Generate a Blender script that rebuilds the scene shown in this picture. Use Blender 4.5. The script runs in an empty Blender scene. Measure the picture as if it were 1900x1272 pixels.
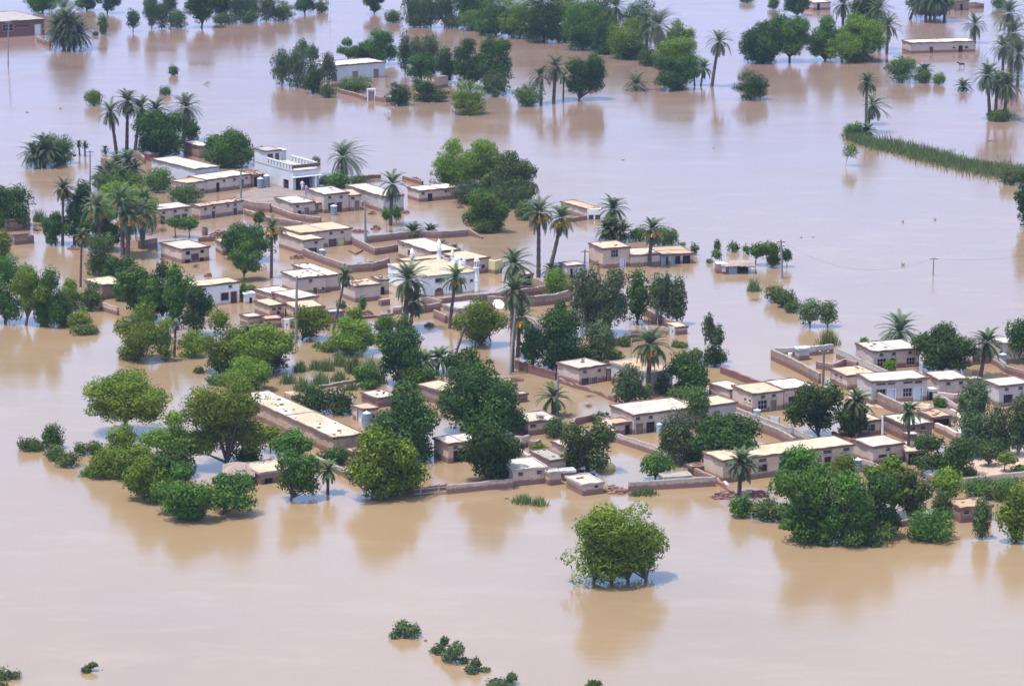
import bpy, math, random
import numpy as np
from mathutils import Vector

# ---------------------------------------------------------------- camera, sky, sun, exposure
SC = bpy.context.scene
COL = SC.collection
CAM_H = 80.0
FPX = 5900.0
PITCH = math.atan(1291.0 / FPX)
CP, SP = math.cos(PITCH), math.sin(PITCH)
cam = bpy.data.cameras.new("camera")
camo = bpy.data.objects.new("camera", cam)
COL.objects.link(camo)
cam.sensor_width = 36.0
cam.lens = FPX / 1900.0 * 36.0
cam.clip_start = 1.0
cam.clip_end = 60000.0
camo.location = (0, 0, CAM_H)
camo.rotation_euler = (math.pi / 2 - PITCH, 0, 0)
SC.camera = camo

SUN_DIR = Vector((-0.25, -0.13, 0.96)).normalized()
SUN_EL = math.asin(SUN_DIR.z)
SUN_ROT = math.atan2(SUN_DIR.x, SUN_DIR.y)
world = bpy.data.worlds.new("World")
SC.world = world
world.use_nodes = True
wt = world.node_tree
wt.nodes.clear()
wo = wt.nodes.new("ShaderNodeOutputWorld")
bg = wt.nodes.new("ShaderNodeBackground")
sky = wt.nodes.new("ShaderNodeTexSky")
sky.sky_type = 'NISHITA'
sky.sun_disc = False
sky.sun_elevation = SUN_EL
sky.sun_rotation = SUN_ROT
sky.air_density = 1.0
sky.dust_density = 4.0
sky.ozone_density = 2.0
# thin bright monsoon cloud veil over the blue
cl = wt.nodes.new("ShaderNodeTexNoise")
cl.inputs["Scale"].default_value = 2.6
cl.inputs["Detail"].default_value = 5
tcw = wt.nodes.new("ShaderNodeTexCoord")
mpw = wt.nodes.new("ShaderNodeMapping")
mpw.inputs["Scale"].default_value = (1, 1, 2.5)
crw = wt.nodes.new("ShaderNodeMapRange")
crw.inputs["From Min"].default_value = 0.35
crw.inputs["From Max"].default_value = 0.68
crw.inputs["To Min"].default_value = 0.62
crw.inputs["To Max"].default_value = 0.92
mxw = wt.nodes.new("ShaderNodeMix")
mxw.data_type = 'RGBA'
# the veil is bluish low over the plain and whiter overhead
sxw = wt.nodes.new("ShaderNodeSeparateXYZ")
elw = wt.nodes.new("ShaderNodeMapRange")
elw.inputs["From Min"].default_value = 0.36
elw.inputs["From Max"].default_value = 0.75
veil = wt.nodes.new("ShaderNodeMix")
veil.data_type = 'RGBA'
low = wt.nodes.new("ShaderNodeMix")
low.data_type = 'RGBA'
low.inputs[6].default_value = (3.3, 4.6, 8.3, 1)
low.inputs[7].default_value = (3.9, 6.6, 11.6, 1)
ell = wt.nodes.new("ShaderNodeMapRange")
ell.inputs["From Min"].default_value = 0.17
ell.inputs["From Max"].default_value = 0.33
wt.links.new(sxw.outputs[2], ell.inputs["Value"])
wt.links.new(ell.outputs["Result"], low.inputs[0])
wt.links.new(low.outputs[2], veil.inputs[6])
veil.inputs[7].default_value = (3.7, 3.9, 4.6, 1)
wt.links.new(tcw.outputs["Generated"], sxw.inputs[0])
wt.links.new(sxw.outputs[2], elw.inputs["Value"])
wt.links.new(elw.outputs["Result"], veil.inputs[0])
wt.links.new(veil.outputs[2], mxw.inputs[7])
wt.links.new(tcw.outputs["Generated"], mpw.inputs["Vector"])
wt.links.new(mpw.outputs["Vector"], cl.inputs["Vector"])
wt.links.new(cl.outputs["Fac"], crw.inputs["Value"])
wt.links.new(crw.outputs["Result"], mxw.inputs[0])
wt.links.new(sky.outputs["Color"], mxw.inputs[6])
wt.links.new(mxw.outputs[2], bg.inputs["Color"])
bg.inputs["Strength"].default_value = 0.15
wt.links.new(bg.outputs["Background"], wo.inputs["Surface"])

sun = bpy.data.lights.new("sun", 'SUN')
sun.energy = 4.0
sun.angle = math.radians(0.8)
sun.color = (1.0, 0.96, 0.9)
suno = bpy.data.objects.new("sun", sun)
COL.objects.link(suno)
suno.rotation_euler = SUN_DIR.to_track_quat('Z', 'Y').to_euler()
suno.location = SUN_DIR * 300

SC.view_settings.view_transform = 'Standard'
SC.view_settings.look = 'None'
SC.view_settings.gamma = 1.0
SC.view_settings.exposure = 0.60
SC.render.engine = 'CYCLES'
SC.cycles.max_bounces = 6
SC.cycles.transparent_max_bounces = 8
SC.cycles.volume_bounces = 0
SC.cycles.volume_max_steps = 64

# ---------------------------------------------------------------- photograph pixel -> place
def ray(px, py):
    a, b = (px - 950.0) / FPX, (636.0 - py) / FPX
    return (a, CP + b * SP, -SP + b * CP)

def at(px, py, z=0.0):
    d = ray(px, py)
    t = (CAM_H - z) / -d[2]
    return Vector((d[0] * t, d[1] * t, z))

def zat(Y, py):
    a = (636.0 - py) / FPX
    return CAM_H + Y * (a * CP - SP) / (CP + a * SP)

def xat(Y, z, px):
    dep = Y * CP + (CAM_H - z) * SP
    return (px - 950.0) / FPX * dep

def scl(Y, z=0):
    return FPX / (Y * CP + (CAM_H - z) * SP)

rng = np.random.default_rng(7)
rnd = random.Random(5)

# ---------------------------------------------------------------- materials
def newmat(name):
    m = bpy.data.materials.new(name)
    m.use_nodes = True
    nt = m.node_tree
    for n in list(nt.nodes):
        nt.nodes.remove(n)
    return m, nt

def N(nt, t, **kw):
    n = nt.nodes.new(t)
    for k, v in kw.items():
        if k in n.inputs:
            n.inputs[k].default_value = v
        else:
            setattr(n, k, v)
    return n

def mixc(nt, fac, a, b, blend='MIX'):
    n = nt.nodes.new("ShaderNodeMix")
    n.data_type = 'RGBA'
    n.blend_type = blend
    for s, v in ((0, fac), (6, a), (7, b)):
        if hasattr(v, 'is_linked'):
            nt.links.new(v, n.inputs[s])
        elif s == 0:
            n.inputs[0].default_value = v
        else:
            n.inputs[s].default_value = (*v, 1)
    return n.outputs[2]

def rampf(nt, src, lo, hi, a=0.0, b=1.0):
    n = N(nt, "ShaderNodeMapRange")
    n.inputs["From Min"].default_value = lo
    n.inputs["From Max"].default_value = hi
    n.inputs["To Min"].default_value = a
    n.inputs["To Max"].default_value = b
    nt.links.new(src, n.inputs["Value"])
    return n.outputs["Result"]

def noise(nt, vec, scale, detail=3, rough=.5):
    n = N(nt, "ShaderNodeTexNoise")
    n.inputs["Scale"].default_value = scale
    n.inputs["Detail"].default_value = detail
    n.inputs["Roughness"].default_value = rough
    if vec is not None:
        nt.links.new(vec, n.inputs["Vector"])
    return n.outputs["Fac"]

def finish(nt, col, rough=.9, bump=None, bdist=.02, bstr=.5, spec=.2):
    p = N(nt, "ShaderNodeBsdfPrincipled")
    if hasattr(col, 'is_linked'):
        nt.links.new(col, p.inputs["Base Color"])
    else:
        p.inputs["Base Color"].default_value = (*col, 1)
    p.inputs["Roughness"].default_value = rough
    p.inputs["Specular IOR Level"].default_value = spec
    if bump is not None:
        b = N(nt, "ShaderNodeBump")
        b.inputs["Strength"].default_value = bstr
        b.inputs["Distance"].default_value = bdist
        nt.links.new(bump, b.inputs["Height"])
        nt.links.new(b.outputs["Normal"], p.inputs["Normal"])
    o = N(nt, "ShaderNodeOutputMaterial")
    nt.links.new(p.outputs["BSDF"], o.inputs["Surface"])
    return p

def wall_mat(name, base, dark, spots=.5, wet=(.19, .10, .082), wetz=.54, brick=False):
    """plastered mud or brick: mottled, worn patches, a damp band above the flood"""
    m, nt = newmat(name)
    tc = N(nt, "ShaderNodeTexCoord").outputs["Object"]
    geo = N(nt, "ShaderNodeNewGeometry").outputs["Position"]
    n1 = noise(nt, geo, .45, 4, .6)
    n2 = noise(nt, geo, 3.2, 3, .7)
    n3 = noise(nt, geo, 9.0, 2, .6)
    c = mixc(nt, rampf(nt, n1, .38, .66), base, tuple(b * .84 for b in base))
    c = mixc(nt, rampf(nt, n2, .52, .68, 0, spots), c, dark)
    c = mixc(nt, rampf(nt, n3, .60, .72, 0, spots * .8), c, tuple(min(.8, b * 1.3) for b in base))
    n5 = noise(nt, geo, 1.1, 5, .7)
    c = mixc(nt, rampf(nt, n5, .53, .66, 0, spots), c, tuple(d * 1.15 for d in dark))
    bh = n3
    if brick:
        sep = N(nt, "ShaderNodeSeparateXYZ")
        nt.links.new(tc, sep.inputs[0])
        ad = N(nt, "ShaderNodeMath", operation='ADD')
        nt.links.new(sep.outputs[0], ad.inputs[0]); nt.links.new(sep.outputs[1], ad.inputs[1])
        cb = N(nt, "ShaderNodeCombineXYZ")
        nt.links.new(ad.outputs[0], cb.inputs[0]); nt.links.new(sep.outputs[2], cb.inputs[1])
        bk = N(nt, "ShaderNodeTexBrick")
        bk.inputs["Scale"].default_value = 1.0
        bk.inputs["Brick Width"].default_value = .32
        bk.inputs["Row Height"].default_value = .14
        bk.inputs["Mortar Size"].default_value = .018
        bk.inputs["Color1"].default_value = (1, 1, 1, 1)
        bk.inputs["Color2"].default_value = (.62, .62, .62, 1)
        bk.inputs["Mortar"].default_value = (.5, .5, .5, 1)
        nt.links.new(cb.outputs[0], bk.inputs["Vector"])
        c = mixc(nt, .75, c, bk.outputs["Color"], 'MULTIPLY')
    sz = N(nt, "ShaderNodeSeparateXYZ")
    nt.links.new(geo, sz.inputs[0])
    jz = N(nt, "ShaderNodeMath", operation='MULTIPLY_ADD')
    nt.links.new(n2, jz.inputs[0]); jz.inputs[1].default_value = -.45
    nt.links.new(sz.outputs[2], jz.inputs[2])
    c = mixc(nt, rampf(nt, jz.outputs[0], wetz - .32, wetz - .12, .88, 0), c, wet)
    finish(nt, c, .92, bh, .03, .5, .1)
    return m

def roof_mat(name, base, stain, pale, patch=.6):
    m, nt = newmat(name)
    geo = N(nt, "ShaderNodeNewGeometry").outputs["Position"]
    oi = N(nt, "ShaderNodeObjectInfo").outputs["Random"]
    n1 = noise(nt, geo, .32, 4, .6)
    n2 = noise(nt, geo, 1.3, 4, .65)
    n3 = noise(nt, geo, 6.5, 3, .7)
    c = mixc(nt, rampf(nt, n1, .42, .62), base, pale)
    c = mixc(nt, rampf(nt, n2, .54, .72, 0, patch), c, stain)
    c = mixc(nt, rampf(nt, n3, .60, .72, 0, patch * .5), c, tuple(s * .6 for s in stain))
    c = mixc(nt, rampf(nt, oi, 0, 1, .0, .25), c, stain)
    finish(nt, c, .95, n3, .03, .35, .1)
    return m

def plain_mat(name, col, rough=.7, var=.2, scale=2.0, spec=.3, metal=0):
    m, nt = newmat(name)
    geo = N(nt, "ShaderNodeNewGeometry").outputs["Position"]
    n1 = noise(nt, geo, scale, 4, .6)
    c = mixc(nt, rampf(nt, n1, .35, .68), col, tuple(x * (1 - var) for x in col))
    p = finish(nt, c, rough, n1, .01, .2, spec)
    p.inputs["Metallic"].default_value = metal
    return m

def leaf_mat(name, c1, c2, c3, trans=.25):
    """leaf blades: three tones mixed by a partly random value each leaf carries"""
    m, nt = newmat(name)
    at_ = N(nt, "ShaderNodeAttribute", attribute_name="tone").outputs["Fac"]
    oi = N(nt, "ShaderNodeObjectInfo").outputs["Random"]
    c = mixc(nt, rampf(nt, at_, 0, .6), c1, c2)
    c = mixc(nt, rampf(nt, at_, .6, 1.0), c, c3)
    hs = N(nt, "ShaderNodeHueSaturation")
    nt.links.new(c, hs.inputs["Color"])
    nt.links.new(rampf(nt, oi, 0, 1, .8, 1.2), hs.inputs["Value"])
    nt.links.new(rampf(nt, oi, 0, 1, .485, .515), hs.inputs["Hue"])
    p = N(nt, "ShaderNodeBsdfPrincipled")
    nt.links.new(hs.outputs[0], p.inputs["Base Color"])
    p.inputs["Roughness"].default_value = .55
    p.inputs["Specular IOR Level"].default_value = .06
    t = N(nt, "ShaderNodeBsdfTranslucent")
    nt.links.new(hs.outputs[0], t.inputs["Color"])
    mx = N(nt, "ShaderNodeMixShader")
    mx.inputs[0].default_value = trans
    nt.links.new(p.outputs[0], mx.inputs[1]); nt.links.new(t.outputs[0], mx.inputs[2])
    o = N(nt, "ShaderNodeOutputMaterial")
    nt.links.new(mx.outputs[0], o.inputs["Surface"])
    return m

M = {}
M['tan'] = wall_mat('tan_plaster', (.56, .42, .325), (.34, .24, .185))
M['pink'] = wall_mat('pinkish_mud_plaster', (.55, .43, .37), (.34, .255, .21))
M['grey'] = wall_mat('grey_plaster', (.46, .42, .40), (.30, .26, .24))
M['white'] = wall_mat('whitewash', (.74, .735, .73), (.58, .56, .56), .45, (.45, .38, .33), .2)
M['pale'] = wall_mat('pale_blue_wash', (.54, .545, .57), (.40, .39, .41), .5, (.33, .28, .26), .12)
M['brick'] = wall_mat('mud_brick', (.385, .27, .23), (.22, .145, .12), .7, brick=True)
M['red'] = wall_mat('red_brick', (.24, .11, .095), (.14, .07, .065), .6, brick=True)
M['rough'] = wall_mat('rough_tan_brick', (.54, .39, .29), (.30, .20, .15), .8, brick=True)
M['yellow'] = wall_mat('ochre_wall', (.62, .52, .28), (.45, .36, .2), .3)
R_ = {}
R_['w'] = roof_mat('bleached_mud_roof', (.43, .395, .34), (.24, .185, .14), (.50, .48, .455), .85)
R_['y'] = roof_mat('straw_mud_roof', (.41, .34, .235), (.27, .195, .125), (.47, .415, .31), .85)
R_['o'] = roof_mat('orange_mud_roof', (.40, .28, .18), (.25, .17, .12), (.45, .36, .27), .7)
R_['g'] = roof_mat('grey_mud_roof', (.30, .27, .26), (.20, .17, .15), (.37, .35, .35), .7)
R_['b'] = roof_mat('blotched_long_roof', (.42, .33, .22), (.20, .14, .10), (.50, .49, .48), 1.0)
M['edge'] = plain_mat('dark_roof_edge', (.20, .115, .095), .9, .4, 3)
M['edgep'] = plain_mat('pale_roof_edge', (.42, .34, .31), .9, .3, 3)
M['cop'] = plain_mat('pale_wall_top', (.30, .245, .22), .9, .3, 3)
M['edgew'] = plain_mat('white_roof_edge', (.62, .62, .66), .8, .2, 3)
M['door'] = plain_mat('faded_brown_door', (.13, .072, .062), .7, .3, 4)
M['pdoor'] = plain_mat('pale_wood_door', (.27, .19, .155), .7, .3, 4)
M['rdoor'] = plain_mat('dark_red_shutter', (.13, .035, .035), .6, .3, 4)
M['bdoor'] = plain_mat('pale_blue_door', (.55, .65, .72), .6, .15, 4)
M['ydoor'] = plain_mat('yellow_door', (.68, .58, .22), .6, .2, 4)
M['wdoor'] = plain_mat('white_metal_door', (.72, .70, .74), .6, .2, 4)
M['shut'] = plain_mat('blue_grey_shutter', (.34, .42, .46), .5, .2, 4)
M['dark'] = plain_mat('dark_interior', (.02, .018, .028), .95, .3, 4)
M['frame'] = plain_mat('pale_frame', (.44, .36, .33), .8, .2, 4)
M['wframe'] = plain_mat('white_frame', (.74, .74, .78), .7, .1, 4)
M['steel'] = plain_mat('galvanised_steel', (.24, .31, .36), .5, .3, 5, .4, .3)
M['steelw'] = plain_mat('bright_tank_lid', (.50, .56, .60), .5, .2, 5, .5, .1)
M['blue'] = plain_mat('blue_plastic', (.12, .32, .50), .5, .2, 5)
M['conc'] = plain_mat('concrete_pole', (.27, .235, .22), .9, .3, 5)
M['wood'] = plain_mat('weathered_wood', (.20, .15, .12), .9, .4, 5)
M['bark'] = plain_mat('brown_bark', (.13, .09, .075), .95, .5, 6)
M['barkp'] = plain_mat('pale_bark', (.40, .36, .32), .9, .4, 6)
M['palmbark'] = plain_mat('palm_trunk', (.15, .095, .085), .95, .5, 8)
M['fruit'] = plain_mat('orange_dates', (.85, .36, .03), .6, .35, 14)
M['fruitr'] = plain_mat('red_brown_dates', (.40, .12, .05), .6, .35, 14)
M['dead'] = leaf_mat('dry_fronds', (.16, .11, .09), (.24, .17, .13), (.34, .26, .2), .1)
M['thatch'] = roof_mat('thatch', (.27, .20, .18), (.17, .12, .11), (.36, .29, .26), .7)
M['rubble'] = wall_mat('rubble', (.30, .20, .165), (.16, .10, .085), .8)
M['white_cloth'] = plain_mat('white_cloth', (.75, .75, .78), .9, .15, 8)
M['wire'] = plain_mat('wire', (.12, .10, .10), .6, .1, 3)

L_ = {}
L_['A'] = leaf_mat('feathery_leaves', (.088, .135, .016), (.180, .250, .028), (.29, .35, .045), .35)
L_['R'] = leaf_mat('dark_leaves', (.020, .044, .012), (.060, .110, .020), (.145, .21, .034), .25)
L_['Y'] = leaf_mat('yellow_green_leaves', (.050, .085, .010), (.140, .185, .014), (.34, .34, .03), .25)
L_['E'] = leaf_mat('grey_green_leaves', (.052, .080, .032), (.100, .136, .052), (.170, .205, .080), .3)
L_['G'] = leaf_mat('green_leaves', (.040, .086, .014), (.088, .168, .024), (.17, .27, .035), .3)
L_['S'] = leaf_mat('shrub_leaves', (.060, .098, .026), (.110, .162, .040), (.180, .23, .06), .3)
L_['B'] = leaf_mat('speckled_leaves', (.036, .054, .014), (.075, .092, .020), (.30, .27, .08), .2)
L_['P'] = leaf_mat('palm_fronds', (.042, .064, .032), (.082, .112, .050), (.15, .185, .085), .2)
L_['N'] = leaf_mat('reed_blades', (.085, .130, .042), (.135, .190, .060), (.22, .27, .10), .3)

# ---------------------------------------------------------------- object helpers
def obj(name, me, parent=None, kind=None):
    o = bpy.data.objects.new(name, me)
    COL.objects.link(o)
    if parent is not None:
        o.parent = parent
    if kind:
        o['kind'] = kind
    return o

def tag(o, label, cat, group=None, kind=None):
    if label: o['label'] = label
    if cat: o['category'] = cat
    if group: o['group'] = group
    if kind: o['kind'] = kind
    return o

def empty(name, loc, label, cat, rz=0, group=None):
    o = bpy.data.objects.new(name, None)
    COL.objects.link(o)
    o.location = loc
    o.rotation_euler = (0, 0, rz)
    return tag(o, label, cat, group)

class MB:
    def __init__(s): s.v = []; s.f = []
    def poly(s, pts):
        n = len(s.v); s.v += [tuple(p) for p in pts]; s.f.append(tuple(range(n, n + len(pts))))
    def box(s, x0, y0, z0, x1, y1, z1, j=0.0):
        n = len(s.v)
        for z in (z0, z1):
            for x, y in ((x0, y0), (x1, y0), (x1, y1), (x0, y1)):
                s.v.append((x + rnd.uniform(-j, j), y + rnd.uniform(-j, j), z + rnd.uniform(-j, j)))
        for f in ((0, 3, 2, 1), (4, 5, 6, 7), (0, 1, 5, 4), (1, 2, 6, 5), (2, 3, 7, 6), (3, 0, 4, 7)):
            s.f.append(tuple(n + i for i in f))
    def bar(s, a, b, r, sides=6, r2=None):
        a, b = Vector(a), Vector(b)
        s.tube([a, b], [r, r if r2 is None else r2], sides)
    def tube(s, pts, rad, sides=7, cap=True):
        pts = [Vector(p) for p in pts]
        n0 = len(s.v)
        up = Vector((0, 0, 1))
        for i, p in enumerate(pts):
            d = (pts[min(i + 1, len(pts) - 1)] - pts[max(i - 1, 0)])
            if d.length < 1e-6: d = Vector((0, 0, 1))
            d.normalize()
            ref = Vector((1, 0, 0)) if abs(d.z) > .8 else up
            a = d.cross(ref).normalized(); b = d.cross(a)
            for k in range(sides):
                t = 2 * math.pi * k / sides
                s.v.append(tuple(p + (a * math.cos(t) + b * math.sin(t)) * rad[i]))
        for i in range(len(pts) - 1):
            for k in range(sides):
                k2 = (k + 1) % sides
                s.f.append((n0 + i * sides + k, n0 + i * sides + k2, n0 + (i + 1) * sides + k2, n0 + (i + 1) * sides + k))
        if cap:
            s.f.append(tuple(n0 + k for k in range(sides)))
            s.f.append(tuple(n0 + (len(pts) - 1) * sides + k for k in range(sides)))
    def lathe(s, prof, c=(0, 0), sides=16):
        n0 = len(s.v)
        for r, z in prof:
            for k in range(sides):
                t = 2 * math.pi * k / sides
                s.v.append((c[0] + r * math.cos(t), c[1] + r * math.sin(t), z))
        for i in range(len(prof) - 1):
            for k in range(sides):
                k2 = (k + 1) % sides
                s.f.append((n0 + i * sides + k, n0 + i * sides + k2, n0 + (i + 1) * sides + k2, n0 + (i + 1) * sides + k))
        s.f.append(tuple(n0 + k for k in reversed(range(sides))))
        s.f.append(tuple(n0 + (len(prof) - 1) * sides + k for k in range(sides)))
    def build(s, name, mat, parent=None, smooth=False):
        me = bpy.data.meshes.new(name)
        me.from_pydata(s.v, [], s.f)
        me.materials.append(mat)
        if smooth:
            me.polygons.foreach_set("use_smooth", [True] * len(me.polygons))
        me.update()
        return obj(name, me, parent)

def facemesh(name, V, k, mat, tone, parent=None, trans=None):
    """V: (n,k,3) separate polygons of k corners; tone: (n,) carried as a face attribute"""
    n = len(V)
    me = bpy.data.meshes.new(name)
    me.vertices.add(n * k); me.loops.add(n * k); me.polygons.add(n)
    me.vertices.foreach_set("co", np.ascontiguousarray(V, dtype=np.float32).ravel())
    idx = np.arange(n * k, dtype=np.int32)
    me.loops.foreach_set("vertex_index", idx)
    me.polygons.foreach_set("loop_start", idx[::k].copy())
    me.polygons.foreach_set("loop_total", np.full(n, k, dtype=np.int32))
    at_ = me.attributes.new("tone", 'FLOAT', 'FACE')
    at_.data.foreach_set("value", np.ascontiguousarray(tone, dtype=np.float32))
    me.materials.append(mat)
    me.update(calc_edges=True)
    return obj(name, me, parent)

def unit(a):
    return a / (np.linalg.norm(a, axis=-1, keepdims=True) + 1e-9)

def leaves(C, Nn, size, asp=.55, droop=0):
    """quads round the centres C facing Nn"""
    n = len(C)
    r = rng.normal(size=(n, 3))
    if droop:
        r[:, 2] -= droop
    t = unit(r - Nn * (r * Nn).sum(1, keepdims=True))
    b = np.cross(Nn, t)
    s = size[:, None]
    V = np.stack([C - t * s, C + b * s * asp + t * s * .1, C + t * s, C - b * s * asp + t * s * .1], 1)
    return V

# ---------------------------------------------------------------- buildings
def frame_of(Lp, Fp, Rp, by, z0=0.0):
    """roof corners seen at left, front and right + foot of the front corner -> place, angle, size"""
    P = at(Fp[0], by, z0)
    zt = zat(P.y, Fp[1])
    F3 = Vector((P.x, P.y)); L3 = at(Lp[0], Lp[1], zt).xy; R3 = at(Rp[0], Rp[1], zt).xy
    a = L3 - F3; b = R3 - F3
    ta = math.atan2(a.y, a.x) - math.pi / 2; tb = math.atan2(b.y, b.x)
    wa, wb = a.length ** 2, b.length ** 2
    th = tb + (ta - tb) * wa / (wa + wb)
    u = Vector((math.cos(th), math.sin(th))); v = Vector((-u.y, u.x))
    def ln(d, px):
        m = (px - 950.0) / FPX
        return (m * (P.y * CP + (CAM_H - zt) * SP) - P.x) / (d.x - m * d.y * CP)
    Lu = ln(u, Rp[0]); Lv = ln(v, Lp[0])
    if not (1.0 < Lu < 60): Lu = b.length
    if not (1.0 < Lv < 60): Lv = a.length
    if Lv > 1.6 * a.length or Lv < .6 * a.length: Lv = a.length
    return P, th, u, v, Lu, Lv, zt - z0

def on_plane(P, d, px, py):
    """where the view ray through a pixel meets the upright plane through P along d: (distance, height)"""
    r = ray(px, py)
    n = Vector((-d.y, d.x))
    t = (n.x * P.x + n.y * P.y) / (n.x * r[0] + n.y * r[1])
    X = Vector((r[0] * t, r[1] * t))
    return (X - P.xy).dot(d), CAM_H + r[2] * t - P.z

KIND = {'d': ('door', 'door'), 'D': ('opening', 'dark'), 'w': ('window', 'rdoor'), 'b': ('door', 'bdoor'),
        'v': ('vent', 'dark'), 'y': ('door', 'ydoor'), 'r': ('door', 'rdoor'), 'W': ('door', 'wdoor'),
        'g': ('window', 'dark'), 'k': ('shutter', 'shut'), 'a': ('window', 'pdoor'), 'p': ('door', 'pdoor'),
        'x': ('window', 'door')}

def panel(mb, o, e, n, length, zb, zt, rects, depth=.22):
    """wall face: origin o, along e, inward normal n, with recessed openings"""
    us = sorted({0.0, length, *[r[0] for r in rects], *[r[1] for r in rects]})
    zs = sorted({zb, zt, *[r[2] for r in rects], *[r[3] for r in rects]})
    us = [u for u in us if 0 <= u <= length]; zs = [z for z in zs if zb <= z <= zt]
    def P3(u, z, d=0): return (o[0] + e[0] * u + n[0] * d, o[1] + e[1] * u + n[1] * d, z)
    for i in range(len(us) - 1):
        for j in range(len(zs) - 1):
            uc, zc = (us[i] + us[i + 1]) / 2, (zs[j] + zs[j + 1]) / 2
            if any(r[0] < uc < r[1] and r[2] < zc < r[3] for r in rects): continue
            mb.poly([P3(us[i], zs[j]), P3(us[i + 1], zs[j]), P3(us[i + 1], zs[j + 1]), P3(us[i], zs[j + 1])])
    for (a, b, c, d) in rects:
        q = [(a, c), (b, c), (b, d), (a, d)]
        for k in range(4):
            p, s = q[k], q[(k + 1) % 4]
            mb.poly([P3(*p), P3(*p, depth), P3(*s, depth), P3(*s)])

def add_ops(root, P, u, v, Lu, Lv, h, ops, zo, parts=True):
    rf, rs, items = [], [], []
    for op in ops:
        face, x0, y0, x1, y1, k = op
        if zo: x0, x1 = zo[0] + x0 * zo[2], zo[0] + x1 * zo[2]; y0, y1 = zo[1] + y0 * zo[2], zo[1] + y1 * zo[2]
        d, L = (u, Lu) if face == 'F' else (v, Lv)
        ym, xm = (y0 + y1) / 2, (x0 + x1) / 2
        a, _ = on_plane(P, d, x0, ym); b, _ = on_plane(P, d, x1, ym)
        _, zt = on_plane(P, d, xm, y0); _, zb = on_plane(P, d, xm, y1)
        a, b = sorted((a, b))
        if k == 'v':
            m_ = (a + b) / 2; w_ = max(.26, (b - a) / 2); a, b = m_ - w_, m_ + w_
            zt = min(zt, h - .32); zb = min(zb, zt - .34)
        a = max(.12, a); b = min(L - .12, b); zt = min(zt, h - .28)
        if zb < .25 and k not in 'vx': zb = -.4
        if b - a < .15 or zt - zb < .12: continue
        R = rf if face == 'F' else rs
        if any(not (b <= r[0] or a >= r[1] or zt <= r[2] or zb >= r[3]) for r in R): continue
        R.append((a, b, zb, zt)); items.append((face, a, b, zb, zt, k))
    return rf, rs, items

def fit_items(root, items):
    for face, a, b, z0, z1, k in items:
        nm, mt = KIND[k]
        dp = .15
        m = MB()
        def bx(mb, u0, z0_, u1, z1_, d0, d1):
            if face == 'F': mb.box(u0, d0, z0_, u1, d1, z1_)
            else: mb.box(d0, u0, z0_, d1, u1, z1_)
        if k == 'v':
            bx(m, a, z0, b, z1, dp + .05, dp + .09)
            o = m.build(nm, M[mt], root)
            s = MB(); zc = (z0 + z1) / 2
            bx(s, a + .01, zc - .02, b - .01, zc + .02, .10, .14)
            bx(s, a - .06, z0 - .09, b + .06, z0 - .01, -.05, .1)
            s.build('sill', M['frame'], o)
            continue
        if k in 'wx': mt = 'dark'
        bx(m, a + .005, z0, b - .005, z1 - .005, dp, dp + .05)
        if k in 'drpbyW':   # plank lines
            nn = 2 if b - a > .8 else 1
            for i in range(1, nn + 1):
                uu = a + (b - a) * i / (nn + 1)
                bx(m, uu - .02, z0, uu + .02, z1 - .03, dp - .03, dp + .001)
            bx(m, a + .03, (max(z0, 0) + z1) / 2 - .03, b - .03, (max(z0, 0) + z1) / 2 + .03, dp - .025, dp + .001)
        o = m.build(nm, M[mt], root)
        if k == 'D': continue
        f = MB(); w = .07
        bx(f, a - w, z1, b + w, z1 + w, -.04, .06)
        bx(f, a - w, max(z0, -.3), a, z1, -.03, .06)
        bx(f, b, max(z0, -.3), b + w, z1, -.03, .06)
        if k in 'wgxa':
            bx(f, a - w, z0 - w, b + w, z0, -.06, .06)
        f.build('frame', M['wframe' if k in 'baW' else 'frame'], o)
        if k in 'gwx':
            g = MB()
            nb = 3 if k == 'g' else 4
            for i in range(1, nb):
                uu = a + (b - a) * i / nb
                bx(g, uu - .025, z0, uu + .025, z1 - .01, .07, .11)
            zc = (z0 + z1) / 2
            bx(g, a + .01, zc - .025, b - .01, zc + .025, .072, .108)
            g.build('bars', M[{'g': 'frame', 'w': 'rdoor'}.get(k, 'edge')], o)

def wobble_ring(mb, x0, y0, x1, y1, wd, zb, zt, j=.055):
    """low wobbly rim round a roof, mitred at the corners"""
    out = [(x0, y0), (x1, y0), (x1, y1), (x0, y1)]
    inn = [(x0 + wd, y0 + wd), (x1 - wd, y0 + wd), (x1 - wd, y1 - wd), (x0 + wd, y1 - wd)]
    rings = []
    for k in range(4):
        a, b, c, d = out[k], out[(k + 1) % 4], inn[k], inn[(k + 1) % 4]
        ln = math.dist(a, b); n = max(2, int(ln / .7))
        for i in range(n):
            t = i / n
            o = (a[0] + (b[0] - a[0]) * t, a[1] + (b[1] - a[1]) * t)
            q = (c[0] + (d[0] - c[0]) * t, c[1] + (d[1] - c[1]) * t)
            jx, jy, jz = (rnd.uniform(-j, j) for _ in range(3))
            rings.append([(o[0] + jx, o[1] + jy, zb), (o[0] + jx, o[1] + jy, zt + jz),
                          (q[0], q[1], zt + jz), (q[0], q[1], zb)])
    n0 = len(mb.v); nr = len(rings)
    for r in rings: mb.v += r
    for i in range(nr):
        k = (i + 1) % nr
        for s in range(4):
            s2 = (s + 1) % 4
            mb.f.append((n0 + i * 4 + s, n0 + k * 4 + s, n0 + k * 4 + s2, n0 + i * 4 + s2))

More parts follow.
